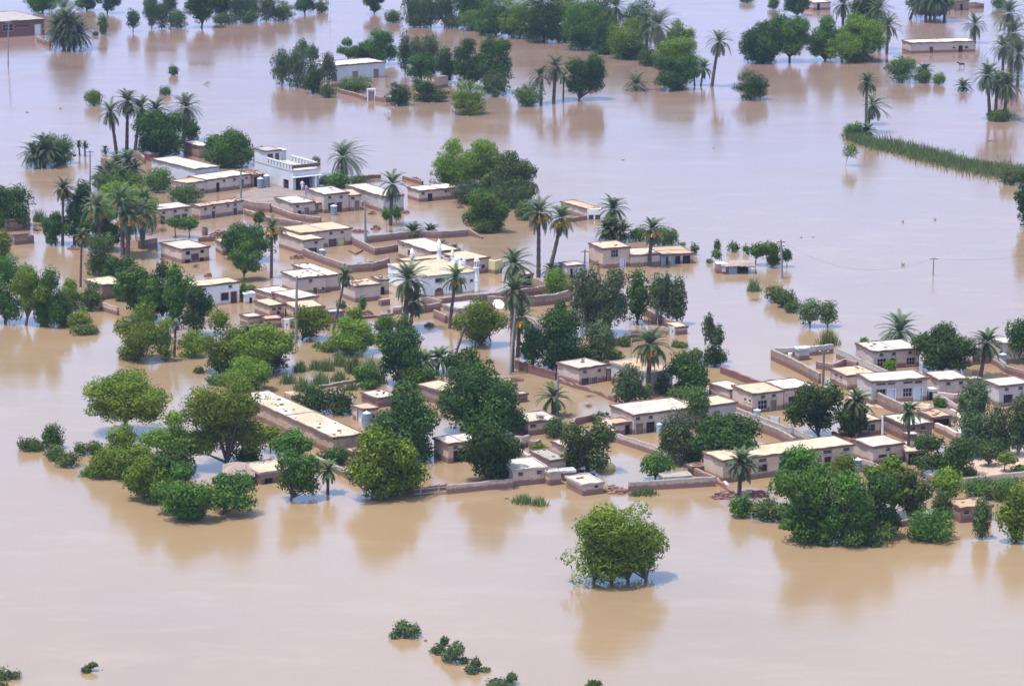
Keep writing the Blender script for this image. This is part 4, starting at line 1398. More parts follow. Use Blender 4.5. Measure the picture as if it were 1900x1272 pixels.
def shack():
    P = at(1333, 507.5); root = empty('thatched_shack', P, 'thatched roadside shack with blue boards, half under water', 'shack', .05)
    s = scl(P.y)
    h = 18 / s
    q = MB(); q.box(-.3, 0, -.5, 1.3, 1.5, h); k = q.build('kiosk', M['brick'], root)
    q = MB(); q.box(-.28, .02, h + .003, 1.28, 1.48, h + .06); q.build('kiosk_top', M['white_cloth'], k)
    q = MB(); q.box(.45, -.03, .25, .95, -.003, .85); q.build('poster', M['white_cloth'], k)
    q = MB()
    for a in range(5): q.box(1.35 + a * .22, -.02, -.4, 1.53 + a * .22, .03, h * .8)
    q.build('blue_boards', M['shut'], root)
    for x in (1.33, 2.55, 4.15):
        for y in (0.05, 1.9):
            q = MB(); q.bar((x, y, -.5), (x, y, h * .95), .06, 6); q.build('post', M['wood'], root)
    q = MB(); q.box(1.4, 1.95, -.4, 4.1, 2.05, h * .9); q.build('back_wall', M['dark'], root)
    q = MB(); n0 = 0
    nx, ny = 14, 7
    for j in range(ny + 1):
        for i in range(nx + 1):
            x = .35 + 4.5 * i / nx; y = -.6 + 3.2 * j / ny
            e = 1 - (2 * j / ny - 1) ** 2
            q.v.append((x + rnd.uniform(-.1, .1), y + rnd.uniform(-.1, .1), h * .86 + .38 * e * (1 - .6 * abs(2 * i / nx - 1) ** 3) + rnd.uniform(-.06, .06)))
    for j in range(ny):
        for i in range(nx):
            a = j * (nx + 1) + i; q.f.append((a, a + 1, a + nx + 2, a + nx + 1))
    o = q.build('thatch', R_['g'], root); o.data.materials[0] = M['thatch']
    md = o.modifiers.new('thick', 'SOLIDIFY'); md.thickness = .14
shack()

yard_wall('brown wall with pale posts running to the white gate right of the eucalyptus', [(1196, 585), (1210, 592), (1230, 602), (1246, 610)], 14, 'brick')
yard_wall('plastered wall left of the white gate at the water edge', [(1205, 618), (1222, 619.5), (1240, 621)], 12, 'pink', cap='cop')
H('low room with a cream mud roof right of the white gate', (1236, 598), (1253, 606.5), (1275.6, 604), 621.5, 'pink', 'y', [], None)
def simple_gate(label, x0, x1, ytop, by, mat, rz=-.05):
    P = at(x0, by); s = scl(P.y); w = (x1 - x0) / s; h = zat(P.y, ytop)
    r = empty('gate', P, label, 'gate', rz)
    q = MB(); q.box(.02, 0, -.4, w / 2 - .02, .06, h); q.build('leaf', M[mat], r)
    q = MB(); q.box(w / 2 + .02, 0, -.4, w - .02, .06, h); q.build('leaf', M[mat], r)
    for a in (-.12, w):
        q = MB(); q.box(a, -.06, -.5, a + .12, .12, h + .06); q.build('post', M['frame'], r)
    q = MB(); q.box(w * .55, -.02, h * .35, w * .72, -.003, h * .55); q.build('latch', M['rdoor'], r)
    return r
simple_gate('white sheet metal gate in the wall right of the eucalyptus trees', 1241.5, 1251.5, 605.5, 621.5, 'wdoor')
simple_gate('pale iron double gate beside the cubical brick outhouse', 526, 537, 592, 610, 'wdoor')
simple_gate('small white gate left of the brick outhouse', 595, 603.5, 575, 590, 'wdoor')
yard_wall('dark purple brown wall behind the palm with orange dates', [(1135, 643), (1150, 640), (1175, 634), (1196, 631)], 14, 'red')
for i_, (tx_, bx_, y0_, y1_) in enumerate([(1204, 1204, 577, 597), (1209.5, 1209, 580, 598), (1216, 1214, 583, 600), (1231, 1228, 588, 603)]):
    pole(['first', 'second', 'third', 'last, lowest'][i_] + ' thin pale post leaning on the brown wall under the eucalyptus', tx_, y0_, bx_, y1_, .06, 'barkp', 0, 'fence_post', 'post')

H('square pinkish house with two doors and two vents above the small palm', (1034, 675), (1074.5, 683.5), (1125, 677.5), 715, 'pink', 'w',
  [('F', 858, 668, 888, 692, 'v'), ('F', 1000, 655, 1030, 678, 'v'), ('F', 838, 745, 912, 805, 'd'), ('F', 935, 737, 992, 800, 'p')], za, bricks=2)
H('grey plastered storehouse with a brown stained roof behind the weeping tree', (1134, 671), (1203, 691.5), (1248, 684), 728, 'grey', 'o', [], None, name='storehouse', cat='building', edge='edgep')
H('tiny mud cubicle left of the grey plastered storehouse', (1124, 681), (1127, 684), (1136, 683), 707, 'brick', 'g', [], None, name='outhouse', cat='shed')
yard_wall('dark red brick wall under the dark trees left of the pinkish house', [(957, 683), (990, 694), (1032, 705)], 15, 'red')
yard_wall('low tumbled wall running down right from the pinkish house', [(1037, 709), (1070, 720), (1105, 729), (1143, 746)], 6, 'brick', broken=.25)
H('tiny ruined brick cubicle right of the big dark tree', (958, 727), (963, 731), (976, 728), 747, 'brick', 'g', [], None, name='outhouse', cat='shed')
rubble('brick rubble at the foot of the tall palm trunks', 960, 706, 22, 7, 40)
brush('floating branches above the weeping tree roof line', 1092, 754, 24, 7, 30)
brush('dark driftwood on the water left of the pinkish house wall', 1095, 735, 28, 5, 30)

H('long white roofed house with a dark red window, in front of the weeping tree', (1133, 758), (1175.5, 769), (1290, 757), 806, 'pink', 'w',
  [('F', 845, 343, 912, 450, 'p'), ('F', 945, 328, 1026, 412, 'w'), ('F', 850, 278, 880, 300, 'v'), ('F', 975, 262, 1006, 284, 'v')], zf)
H('cream roofed house joined at the right end of the long white roofed house', (1262, 742), (1296, 755), (1366, 743.7), 790, 'grey', 'y',
  [('F', 1518, 188, 1550, 215, 'v'), ('F', 1480, 255, 1545, 330, 'd'), ('F', 1605, 222, 1662, 300, 'p')], zf)
H('small annexe with rounded mud roof in front of the long white roofed house', (1122, 778), (1142, 786), (1172, 781), 809, 'pink', 'o',
  [('F', 737, 352, 790, 470, 'D')], zf)
# clay oven dome
P_ = at(1127, 806); ov = MB(); ov.lathe([(.95, -.4), (1.0, .5), (.92, 1.0), (.6, 1.45), (.2, 1.62), (.02, 1.64)], sides=16)
o_ = ov.build('clay_dome', M['tan'], None, True); o_.location = P_; tag(o_, 'rounded tan clay dome beside the annexe with the mud roof', 'oven')
H('brick gate pier with a brown door left of the long yard wall', (1126, 795), (1129, 799), (1143, 797), 821, 'pink', 'g', [('F', 582, 408, 628, 510, 'd')], zf, name='gate_pier', cat='gate')
yard_wall('yard wall running down right from the brown door gate pier', [(1143, 820), (1175, 830), (1208, 841), (1228, 848)], 15, 'pink', cap='cop')
yard_wall('brick yard wall behind the dark green tree near the fallen branches', [(1061, 797), (1066, 788), (1098, 781), (1131, 790)], 13, 'brick')
tank('blue based galvanised tank in the yard of the long white roofed house', 1223.5, 784, 804, 11.5, mat='shut')
tank('white topped tank half hidden by the tree in the same yard', 1235, 779, 798, 10)
rubble('grey thatch heap over the end of the yard wall', 1247, 859, 42, 17, 40, 'thatch', 'thatch_heap', 'thatch', .3)

H('mud house with a bright roof left of the house with the white barred window', (1316, 709), (1354, 722.5), (1387, 717), 746, 'pink', 'w', [('F', 535, 785, 570, 800, 'v')], zb)
H('house with a dark window with white bars and a cream roof', (1359.4, 716.5), (1395.5, 730), (1453.5, 724.5), 766.5, 'pink', 'y',
  [('F', 880, 858, 966, 940, 'g'), ('F', 1000, 853, 1058, 975, 'p'), ('F', 912, 800, 946, 824, 'v'), ('F', 1018, 790, 1050, 816, 'v'), ('S', 745, 835, 762, 852, 'v'), ('S', 792, 848, 810, 865, 'v')], zb)
H('white roofed room with a brown shutter joined right of the barred window house', (1419, 707), (1454, 721.5), (1510, 715.5), 757, 'pink', 'w',
  [('F', 1178, 820, 1248, 905, 'w'), ('F', 1270, 815, 1330, 905, 'd'), ('F', 1270, 748, 1284, 762, 'v')], zb)
yard_wall('red brick wall running down to the roof of the barred window house', [(1338, 692), (1370, 704), (1415, 722)], 12, 'red')
H('small pale tower room inside the walled compound at the right', (1478, 643), (1482, 646), (1502, 643.5), 669, 'grey', 'w', [], None, name='tower_room', cat='building', edge='edgew')
yard_wall('left long brick wall of the compound beside the open flood', [(1432, 667), (1462, 681), (1492, 696), (1521, 712)], 19, 'brick', cap='cop')
yard_wall('back wall of the compound beside the open flood', [(1438, 662), (1480, 661), (1512, 659), (1545, 655)], 17, 'grey')
yard_wall('right wall of the compound running down past the long vented house', [(1553, 664), (1580, 676), (1600, 686), (1646, 706)], 17, 'grey', cap='cop')
yard_wall('inner cross wall of the compound', [(1515, 683), (1545, 688), (1568, 678), (1590, 684)], 13, 'brick')
tank('low white drum in the corner of the walled compound', 1466, 653, 664, 8, lid=False, mat='white_cloth', ribs=1)
H('long mud house with three vents and barred windows behind the round tree', (1588, 639), (1620, 651.5), (1706, 646), 686, 'pink', 'w',
  [('F', 465, 452, 550, 520, 'g'), ('F', 576, 446, 642, 500, 'x'), ('F', 750, 440, 832, 508, 'g'), ('F', 490, 393, 522, 418, 'v'), ('F', 610, 386, 645, 412, 'v'), ('F', 772, 376, 806, 402, 'v')], zc, div=1, bricks=4)
H('straw roofed house with two tiny square windows in its left wall', (1541, 682), (1571.5, 696.5), (1626, 691), 724, 'pink', 'y',
  [('S', 52, 588, 70, 608, 'v'), ('S', 100, 610, 116, 630, 'v')], zc, bricks=3)
H('wide grey house with two pale blue doors', (1591, 695), (1616.5, 707.5), (1721, 700.5), 751, 'grey', 'w',
  [('F', 565, 750, 636, 900, 'b'), ('F', 824, 735, 898, 880, 'b'), ('F', 455, 750, 543, 835, 'g'), ('F', 716, 740, 802, 820, 'g'),
   ('F', 455, 678, 546, 706, 'x'), ('F', 566, 672, 638, 700, 'x'), ('F', 718, 664, 808, 692, 'x'), ('F', 832, 660, 902, 688, 'x')], zc)
H('white roofed house with two vents right of the wide grey house', (1716, 690), (1742, 704.5), (1796, 701), 739, 'pink', 'w',
  [('F', 1145, 676, 1176, 700, 'v'), ('F', 1268, 668, 1300, 694, 'v')], zc)
H('narrow brick annexe right of the two vent white roofed house', (1790, 699), (1797, 704), (1822, 700), 728, 'brick', 'g', [('F', 1364, 660, 1392, 700, 'v')], zc)
H('house with a grey front at the right edge, one large brown window', (1824, 704), (1853, 715.5), (1912, 709.5), 755, 'grey', 'w',
  [('F', 1700, 800, 1786, 884, 'w'), ('F', 1712, 730, 1750, 756, 'v'), ('F', 1846, 722, 1890, 748, 'v')], zc)
H('mud house half hidden between the round tree and its neighbour palm', (1789, 641), (1803, 647), (1840, 643), 677, 'pink', 'g', [('F', 1400, 425, 1465, 480, 'd'), ('F', 1400, 390, 1455, 412, 'v')], zc)
H('white roofed house at the right edge behind the blue lidded tank', (1838, 624), (1852.5, 636), (1915, 632), 675, 'pink', 'w', [('F', 1662, 375, 1700, 400, 'v')], zc)
tank('steel tank with a blue lid at the right edge', 1860.5, 654, 676, 13.5, mat='steel')
yard_wall('curving pale wall left of the blue lidded tank', [(1841, 674), (1852, 680), (1866, 691)], 15, 'grey', cap='cop')
yard_wall('dark brick yard wall right of the blue lidded tank', [(1866, 691), (1890, 699), (1925, 706)], 14, 'brick')
yard_wall('pinkish plaster wall before the two vent white roofed house', [(1739, 745), (1770, 748), (1808, 744)], 18, 'pink')
yard_wall('yard wall running right and down from the wide grey house', [(1733, 745), (1752, 752), (1778, 768)], 14, 'pink', cap='cop')
yard_wall('tall yard wall running down from the left end of the wide grey house', [(1621, 746), (1645, 758), (1678, 772)], 21, 'brick', cap='cop')
H('house with a bright yellow straw roof and two dark windows', (1560, 768), (1597, 782), (1636, 778.5), 810, 'pink', 'y',
  [('F', 328, 1088, 366, 1152, 'D'), ('F', 398, 1092, 438, 1158, 'x')], zc)
H('square brick house with a white roof behind the tall palm', (1639.5, 771), (1680, 788.5), (1729.5, 784), 818, 'brick', 'w',
  [('F', 795, 268, 830, 286, 'v'), ('F', 898, 255, 932, 274, 'v')], zd, bricks=2)
pole('white pipe up the corner of the square brick house', 1637.5, 771, 1637.5, 806, .12, 'wframe', 0, 'drain_pipe', 'pipe')
H('small low room left of the trunk before the square brick house', (1676, 800.5), (1685, 806), (1704, 803.5), 824, 'brick', 'w', [], None, name='outhouse', cat='shed')
H('small low room with stones on its roof right of the palm trunk', (1704, 806), (1714, 812), (1734, 809), 829, 'pink', 'g', [], None, name='outhouse', cat='shed', bricks=14)
H('mud hut with patchy brown thatched roof and open dark side', (1703, 760), (1730, 773.5), (1765, 769.5), 796, 'brick', 'o', [('F', 1010, 195, 1170, 260, 'D')], zd, bricks=8)
yard_wall('mud wall running down right from the patchy thatched hut', [(1736, 800), (1755, 808), (1776, 820)], 17, 'pink')
yard_wall('tall plaster wall right of the patchy thatched hut', [(1764, 778), (1778, 784), (1780, 822)], 20, 'pink')
H('dark open shed between the wide grey house and its yard wall', (1717, 719), (1722, 723), (1736, 721), 742, 'grey', 'w', [('F', 955, 760, 1005, 840, 'D')], zc, name='shed', cat='shed', edge='edgew')
H('white roofed house with two brown windows behind the big dark trees', (1583, 815), (1620, 828.5), (1677, 821.5), 864, 'pink', 'w',
  [('F', 475, 543, 556, 572, 'x'), ('F', 582, 532, 645, 562, 'x'), ('F', 565, 465, 582, 476, 'v')], zd)
H('open cattle shed with a cream mud roof and dark inside', (1676, 819), (1683, 836), (1716, 833), 862, 'pink', 'y', [('F', 748, 520, 905, 640, 'D')], zd, name='cattle_shed', cat='shed', over=.3)
tank('galvanised ribbed tank at the end of the long vented building', 1591, 848.5, 874, 16, ribs=3, mat='steel')
yard_wall('low wall right of the tank at the long vented building', [(1600, 868), (1615, 873), (1632, 881)], 16, 'pink', cap='cop')
H('longest low building with a cream roof and a row of slit vents, lower right', (1306, 842), (1341, 854), (1584, 823.5), 896, 'tan', 'y',
  [('F', 245, 612, 302, 634, 'v'), ('F', 570, 568, 648, 590, 'v'), ('F', 770, 545, 832, 566, 'v'), ('F', 890, 530, 934, 550, 'v'), ('F', 1203, 488, 1284, 508, 'v'), ('F', 1398, 464, 1462, 482, 'v'),
   ('F', 566, 638, 652, 708, 'w'), ('F', 768, 618, 828, 690, 'w'), ('F', 1212, 562, 1280, 620, 'w'), ('F', 1398, 540, 1460, 700, 'p'), ('F', 455, 592, 516, 612, 'v')], ze, name='long_building', cat='building')
yard_wall('upper of two parallel yard walls below the barred window house', [(1366, 773), (1402, 787), (1450, 805), (1510, 827)], 16, 'grey', cap='cop')
yard_wall('lower of two parallel yard walls below the barred window house', [(1364, 783), (1402, 797), (1444, 813), (1474, 830)], 17, 'brick', cap='cop')
tank('pale blue tank standing on the yard wall below the white barred window', 1404.5, 758, 776, 13.5, mat='shut')
simple_gate('small white gate with a lintel in the upper parallel yard wall', 1427, 1445, 772, 793, 'wdoor', -.3)
yard_wall('dark red wall between the tree trunk and the white roofed house', [(1545, 812), (1562, 818), (1580, 828)], 12, 'red')

# front row
H('very long low mud building with a blotched bleached roof, lower left', (443, 731), (619, 811.5), (675, 803.5), 845, 'rough', 'b', [], None, name='long_building', cat='building', div=1, bricks=16)
H('low mud annexe with stones on its roof beside the long blotched building', (643, 829), (655, 838), (680, 833), 851, 'pink', 'y', [], None, bricks=14)
H('small whitish mud room behind the ribbed steel tank', (654, 750), (675, 759), (702, 754.5), 786, 'tan', 'o',
  [('S', 1385, 212, 1428, 322, 'W'), ('F', 1528, 252, 1562, 292, 'x')], zh, rimh=.1)
tank('tall ribbed steel tank with a cone lid before the whitish mud room', 680.5, 762, 792, 14.5, ribs=3)
H('mud house with a pinkish roof behind the ribbed steel tank room', (671, 726.5), (701, 738), (736, 732), 756, 'brick', 'w', [], None, bricks=3)
yard_wall('thick stub of mud wall left of the low spreading trees', [(535, 741), (544, 745), (553, 744)], 15, 'rough', thick=1.0)
yard_wall('low wall top running right behind the low spreading trees', [(591, 721), (630, 714), (668, 707)], 4, 'tan', cap='cop')
H('mud house mostly hidden between the two big dark trees', (774, 713.7), (820, 725), (860, 719), 752, 'brick', 'y', [], None)
H('low mud hut with a straw coloured roof at the left water edge', (447, 859.5), (484, 876.5), (560, 864), 899, 'brick', 'y', [('F', 480, 880, 560, 925, 'D')], zh, edge='edgep')
# thatch canopy
def canopy():
    P = at(443, 893); root = empty('thatched_canopy', P, 'sagging brown thatch canopy on posts left of the straw roofed hut', 'canopy', .1)
    for x in (-1.1, 1.2):
        for y in (-.6, 1.6):
            q = MB(); q.bar((x, y, -.6), (x, y, .95), .06, 6); q.build('post', M['wood'], root)
    q = MB(); nx, ny = 10, 8
    for j in range(ny + 1):
        for i in range(nx + 1):
            a, b = 2 * i / nx - 1, 2 * j / ny - 1
            q.v.append((a * 1.6 + rnd.uniform(-.07, .07), b * 2.4 + .5 + rnd.uniform(-.07, .07), 1.0 + .55 * (1 - a * a) * (1 - .5 * b * b) + rnd.uniform(-.05, .05)))
    for j in range(ny):
        for i in range(nx):
            k = j * (nx + 1) + i; q.f.append((k, k + 1, k + nx + 2, k + nx + 1))
    o = q.build('thatch', M['thatch'], root); md = o.modifiers.new('thick', 'SOLIDIFY'); md.thickness = .12
canopy()
yard_wall('yard wall running down right behind the short palm at the front', [(578, 856), (600, 866), (635, 882), (668, 900)], 13, 'pink', cap='cop')
H('white roofed house with a dark garage door between the dark trees', (805, 812), (832, 823), (890, 815.5), 859.5, 'tan', 'w',
  [('F', 640, 503, 745, 620, 'D'), ('F', 762, 497, 822, 605, 'p'), ('F', 645, 446, 682, 472, 'v')], zg, div=1)
H('house with a branch littered white roof left of the small palm', (951, 771.5), (980, 782.5), (1036, 778), 808, 'tan', 'w', [('F', 1392, 228, 1452, 250, 'v')], zg)
brush('heap of dry branches on the roof left of the small palm', 1003, 776, 26, 9, 50, z=1.6)
H('white roofed house with two square vents set in the front boundary wall', (925, 860), (952, 871.5), (1014, 867.5), 902, 'tan', 'w',
  [('F', 1283, 705, 1316, 738, 'v'), ('F', 1466, 698, 1502, 728, 'v')], zg, edge='edgep')
H('tiny white topped room right of the two vent house in the front wall', (1010, 871), (1018, 876), (1041, 873.5), 900.5, 'tan', 'w', [], None, name='outhouse', cat='shed', edge='edgep')
H('low shed under a thin pale slab next to the tiny white topped room', (1040, 869), (1044, 873.5), (1066, 871.5), 892, 'brick', 'w', [], None, name='shed', cat='shed', edge='edgew')
H('little square hut with one black window standing in the front flood', (1051, 883.5), (1080.6, 898), (1119.5, 893.4), 919.5, 'tan', 'w', [('F', 440, 942, 476, 972, 'D')], zf, edge='edgep', bricks=3)
H('low house with a grey mud roof behind the dark tree near the front', (985, 834.5), (1021, 853.5), (1050, 848), 878, 'pink', 'g', [], None, bricks=3)
H('white roofed room mostly hidden by the dark green tree near the front', (1024, 817), (1050, 828.5), (1078, 824.5), 856, 'pink', 'w', [], None)
yard_wall('ruined wall panel with a hole behind the front white roofed house', [(955, 829), (968, 831), (981, 828)], 20, 'tan', cap='cop')
yard_wall('low crumbling curved wall right of the ruined wall panel', [(982, 830), (992, 833), (1001, 828)], 14, 'brick')
yard_wall('short yard wall between the ruin and the grey mud roof', [(962, 846), (972, 852), (982, 858)], 14, 'pink')
yard_wall('plastered boundary wall along the front water edge', [(829, 916), (870, 912), (920, 906.5), (951, 904)], 15, 'tan', cap='cop')
def stick_fence():
    P = at(768, 920.5); Q = at(829, 915.5); d = Q - P; ln = d.length
    root = empty('stick_fence', P, 'fence of thin sticks and rails closing the gap left of the front boundary wall', 'fence', math.atan2(d.y, d.x))
    m = MB(); x = 0
    while x < ln:
        m.bar((x, rnd.uniform(-.03, .03), -.4), (x + rnd.uniform(-.08, .08), 0, rnd.uniform(.7, .98)), .022, 4); x += .11
    m.build('sticks', M['wood'], root)
    for z in (.25, .7):
        r = MB(); r.bar((0, -.06, z), (ln, -.06, z + .02), .035, 5); r.build('rail', M['barkp'], root)
    for t in (.2, .75):
        r = MB(); r.bar((ln * t, -.1, -.5), (ln * t, -.1, 1.15), .06, 6); r.build('post', M['barkp'], root)
stick_fence()
yard_wall('crumbled end of the front boundary wall behind the stick fence', [(745, 914), (775, 912), (830, 907)], 8, 'brick', broken=.2)
yard_wall('low reddish front wall right of the little square hut', [(1166, 911), (1209, 908), (1270, 904.5), (1327, 901)], 16, 'pink', cap='cop')
rubble('reddish rubble at the left end of the low front wall', 1143, 911, 46, 8, 70)
H('slab roofed room built on the low reddish front wall', (1225, 875), (1233, 884.5), (1281, 881), 905, 'pink', 'g', [], None, name='outhouse', cat='shed', edge='edgep')
yard_wall('inner yard wall behind the low reddish front wall', [(1280, 878), (1300, 886), (1327, 897)], 14, 'brick')
H('small shed with a broken straw roof behind the inner yard wall', (1276, 860), (1285, 866), (1318, 862), 882, 'brick', 'y', [], None, name='shed', cat='shed', bricks=16)
yard_wall('tumbled wall running down from the corner of the longest vented building', [(1325, 893), (1345, 905), (1366, 921)], [12, 9, 6], 'pink', broken=.25)
rubble('pinkish rubble slope beside the front palm at the right', 1343, 922, 46, 10, 90)
rubble('dark red rubble under the big dark trees', 1408, 921, 36, 12, 60, 'red')
tw = MB(); 
for z_, r_ in ((.0, .7), (.3, .62)): pass
P_ = at(1124, 869); tw.lathe([(.9, -.3), (1.0, .25), (.75, .55), (.1, .72)], sides=12)
o_ = tw.build('covered_stack', M['ydoor'], None, True); o_.location = P_; o_.scale = (1, .8, 1); tag(o_, 'small bright green covered stack at the water by the dark green tree', 'stack')
yard_wall('long pale plaster wall at the right edge, lower right yard', [(1782, 907), (1840, 900), (1925, 891)], 18, 'tan', cap='cop')
yard_wall('short broken wall left of the long pale wall at the right', [(1722, 893), (1735, 899), (1782, 908)], 16, 'brick')
H('hut with an orange striped roof among shrubs, lower right', (1758, 926), (1781.5, 941.5), (1841, 935.5), 970, 'brick', 'o', [('F', 1325, 1080, 1355, 1105, 'v')], zd, bricks=6)
yard_wall('low brick wall end under the dark trees at the lower right', [(1650, 972), (1672, 977), (1690, 972)], 12, 'brick')

# far left
H('dark brick hut under the tree at the left edge', (-10, 402), (10, 409), (55.5, 406), 430, 'brick', 'g', [], None)
H('roofless brick room standing in the flood at the left edge', (16, 434.5), (27, 439), (63, 435.5), 455, 'brick', None, name='ruined_room', cat='ruin')
yard_wall('low broken brick ring wall below the tall palm group', [(189, 303), (200, 307), (216, 309)], 12, 'brick')
yard_wall('broken brick wall behind the fat bushy palm', [(248, 290), (262, 296), (268, 303)], 11, 'brick')
yard_wall('dark wall under the trees left of the pale storehouse', [(261, 296), (280, 299), (294, 297)], 13, 'red')
yard_wall('brick wall at the foot of the left palm grove', [(256, 461), (275, 460), (291, 457)], 15, 'brick')
H('low mud hut with a cream roof below the palm with the red brown trunk', (157, 518), (190, 529), (235, 523.5), 556, 'brick', 'y', [], None)
yard_wall('low dark block of wall right of the left shore bushes', [(187, 575), (202, 580), (219, 585)], 14, 'pink', cap='cop')
rubble('heap of bricks in the water beside the palm grove at left', 137, 462, 20, 6, 24)
rubble('small red heap right of the dark hut at the left edge', 69, 428, 13, 7, 24)

# ---------------------------------------------------------------- poles, wires, small things
pole('concrete pole in front of the mud courtyard', 447, 313.5, 447, 368, .13, arms=1)
pole('thin dark pole standing in the flood left of the village', 167, 279, 167, 341, .09, 'wood', 1)
pole('tall concrete pole right of the L-shaped house', 677, 372, 678.5, 451, .14, arms=1)
pole('concrete pole rising beside the overlapping white roofs', 551, 512, 549, 636, .15, arms=1)
pole('pale concrete pole beside the small palm in the middle', 1036, 696, 1031.5, 774, .12)
_, _, wa = pole('concrete pole in the flood beside the thatched shack', 1449, 445, 1451.5, 516, .13, arms=2)
pole('dark pole inside the walled compound at the right', 1529, 649, 1527, 712, .13, 'wood', 1)
pole('short dark pole left of the tan two-storey block', 1085.5, 463, 1084.5, 500, .09, 'wood', 1)
pole('leaning pale trunk pole crossing the palm trunks in the middle', 957, 560, 945, 694, .12, 'barkp', 0, 'leaning_pole')
pole('pole standing in the water at the upper left', 15.5, 40, 15, 122, .1, 'conc', 1)
pole('white pole at the top edge above the island', 612, -6, 611, 39, .12, 'wframe')
_, _, wb = pole('thin distant pole in the open flood at the right', 1733, 477, 1731, 511, .06, 'wood', 1)
pole('thin white post before the garage of the two-storey house', 586.5, 326, 586, 352, .07, 'wframe', 0, 'thin_post', 'post', .06)
pole('thin stick left of the palm with orange dates', 1172, 626, 1170.5, 665, .05, 'barkp', 0, 'thin_post', 'post')
def wire(label, a, b, sag):
    m = MB(); n = 24; pts = []
    for i in range(n + 1):
        t = i / n; p = a.lerp(b, t); p.z -= sag * 4 * t * (1 - t); pts.append(p - a)
    m.tube(pts, [.011] * (n + 1), 4)
    o = m.build('power_line', M['wire']); o.location = a; tag(o, label, 'wire')
wire('power line sagging from the shack pole to the distant pole', wa - Vector((0, 0, .15)), wb - Vector((0, 0, .1)), 2.6)
wire('power line running from the distant pole out of the right edge', wb - Vector((0, 0, .1)), at(1990, 452, 3.0), 1.0)

def dish(label, cx, cy, z, r):
    P = at(cx, cy, z); root = empty('satellite_dish', P, label, 'dish', .4)
    m = MB(); m.lathe([(.02, .0), (r * .5, .05), (r * .85, .16), (r, .25)], sides=16)
    o = m.build('reflector', M['wdoor'], root); o.rotation_euler = (math.radians(40), 0, 0); o.location = (0, 0, .45)
    m = MB(); m.bar((0, 0, -z - .2), (0, 0, .45), .05, 6); m.build('mast', M['wood'], root)
dish('white satellite dish above the long brick wall right of the mosque', 1033, 530, 1.5, .75)
dish('white dish low on the wall right of the light green round tree', 924, 573, 1.0, .75)

# floating debris
for cx_, cy_, w_, h_, lab in [(50, 209, 11, 3, 'tiny green weed mat floating at the upper left, nearer the edge'), (112, 202, 10, 3, 'tiny green weed mat floating above the left bushes'),
        (720, 221, 14, 5, 'lone dark driftwood tuft below the island'), (383, 157, 26, 8, 'dry twigs sticking out of the open flood at upper left'),
        (1676, 493, 14, 7, 'pointed brown debris in the open flood at the right'), (1675, 413, 9, 5, 'tiny dark tuft in the open flood, right of centre'),
        (1735, 409, 9, 5, 'tiny dark tuft in the open flood, further right'), (1487, 441, 7, 2, 'speck of yellow weed right of the shack pole'),
        (1509, 440, 6, 2, 'speck of dark debris next to the yellow weed'), (1402, 557, 34, 5, 'thin branches floating below the reed tuft'),
        (1156, 297, 10, 2, 'tiny twig floating in the middle of the open flood'), (1324, 275, 4, 2, 'single dot of debris in the upper middle flood'),
        (455, 930, 16, 3, 'flat dark debris in front of the straw roofed hut'), (790, 1188, 14, 3, 'thin weed streak between the two lower bushes'),
        (190, 1242, 4, 2, 'speck right of the small bush at the bottom left'), (278, 436, 22, 4, 'curved plank floating by the left palm grove'),
        (325, 440, 12, 3, 'small dark debris under the spindly tree'), (1835, 262, 30, 4, 'floating twigs above the reed bank at the right'),
        (1870, 300, 24, 3, 'scattered weed near the right end of the reed bank')]:
    brush(lab, cx_, cy_, w_, h_, 16, name='floating_debris')


brush('grey brushwood heap in the flooded yard behind the mosque', 692, 487, 24, 5, 30)
brush('twigs and planks floating in the L-shaped house yard', 668, 489, 18, 3, 20)
brush('dry thorn heap beside the windowless hut', 722, 578, 16, 6, 30)
brush('broken timber behind the pole in the grey walled yard', 680, 432, 16, 7, 24)
brush('fallen branches in the water before the damaged cornice house', 362, 496, 22, 9, 26)
brush('sticks and brushwood beside the little square hut', 1138, 903, 26, 7, 34)
brush('fallen reeds on the rubble below the front palm', 1352, 915, 34, 8, 36)
brush('broken bamboo on the patchy thatched hut yard', 1748, 792, 22, 6, 26)
brush('bare thorn branches in the ruined yard', 1012, 832, 26, 8, 34)
brush('charred looking driftwood before the front boundary wall', 940, 925, 14, 3, 14)

# ---------------------------------------------------------------- date palms
p = palm
p('leftmost of the tall palms above the fat bushy palm', 205, 209, 217, 284, 50, n=30)
p('second tall palm from the left in the group above the fat bushy palm', 237, 188, 235, 281, 52, n=40)
p('middle tall palm of the upper left group, close behind its neighbour', 262, 200, 249, 283, 48, n=34)
p('fourth tall palm of the upper left group, behind the round dark tree', 289, 205, 262, 284, 52, n=34)
p('tall palm right of the round dark tree, upper left group', 345, 200, 340, 262, 62, n=42)
p('stumpy little palm, left of two, near the thin dark pole', 146, 265, 148, 289, 14, n=16, skirt=0)
p('stumpy little palm, right of two, near the thin dark pole', 157, 267, 158, 290, 15, n=16, skirt=0)
p('small bare palm top behind the broken ring wall', 195, 276, 196, 285, 16, n=14, skirt=0)
bushpalm('fat bushy palm in the flood near the left edge', 41, 252, 112, 316, heads=4)
bushpalm('palm poking up behind the round tree left of the two-storey house', 464, 250, 502, 282, 300, heads=1)
p('palm standing above the water left of the grove, orange stalks under its head', 117, 350, 116, 455, 42, fruit=5, n=34, red=True)
p('grey green palm behind the dark trees of the left grove', 140, 372, 138, 452, 48, fruit=3, n=36, red=True)
p('palm left of centre in the left grove with orange dates', 180, 385, 190, 466, 66, fruit=3, n=40)
p('tallest central palm of the left grove', 225, 372, 228, 474, 66, fruit=2, n=42)
p('palm in front of the centre of the left grove, dates showing', 240, 400, 236, 478, 72, fruit=4, n=42)
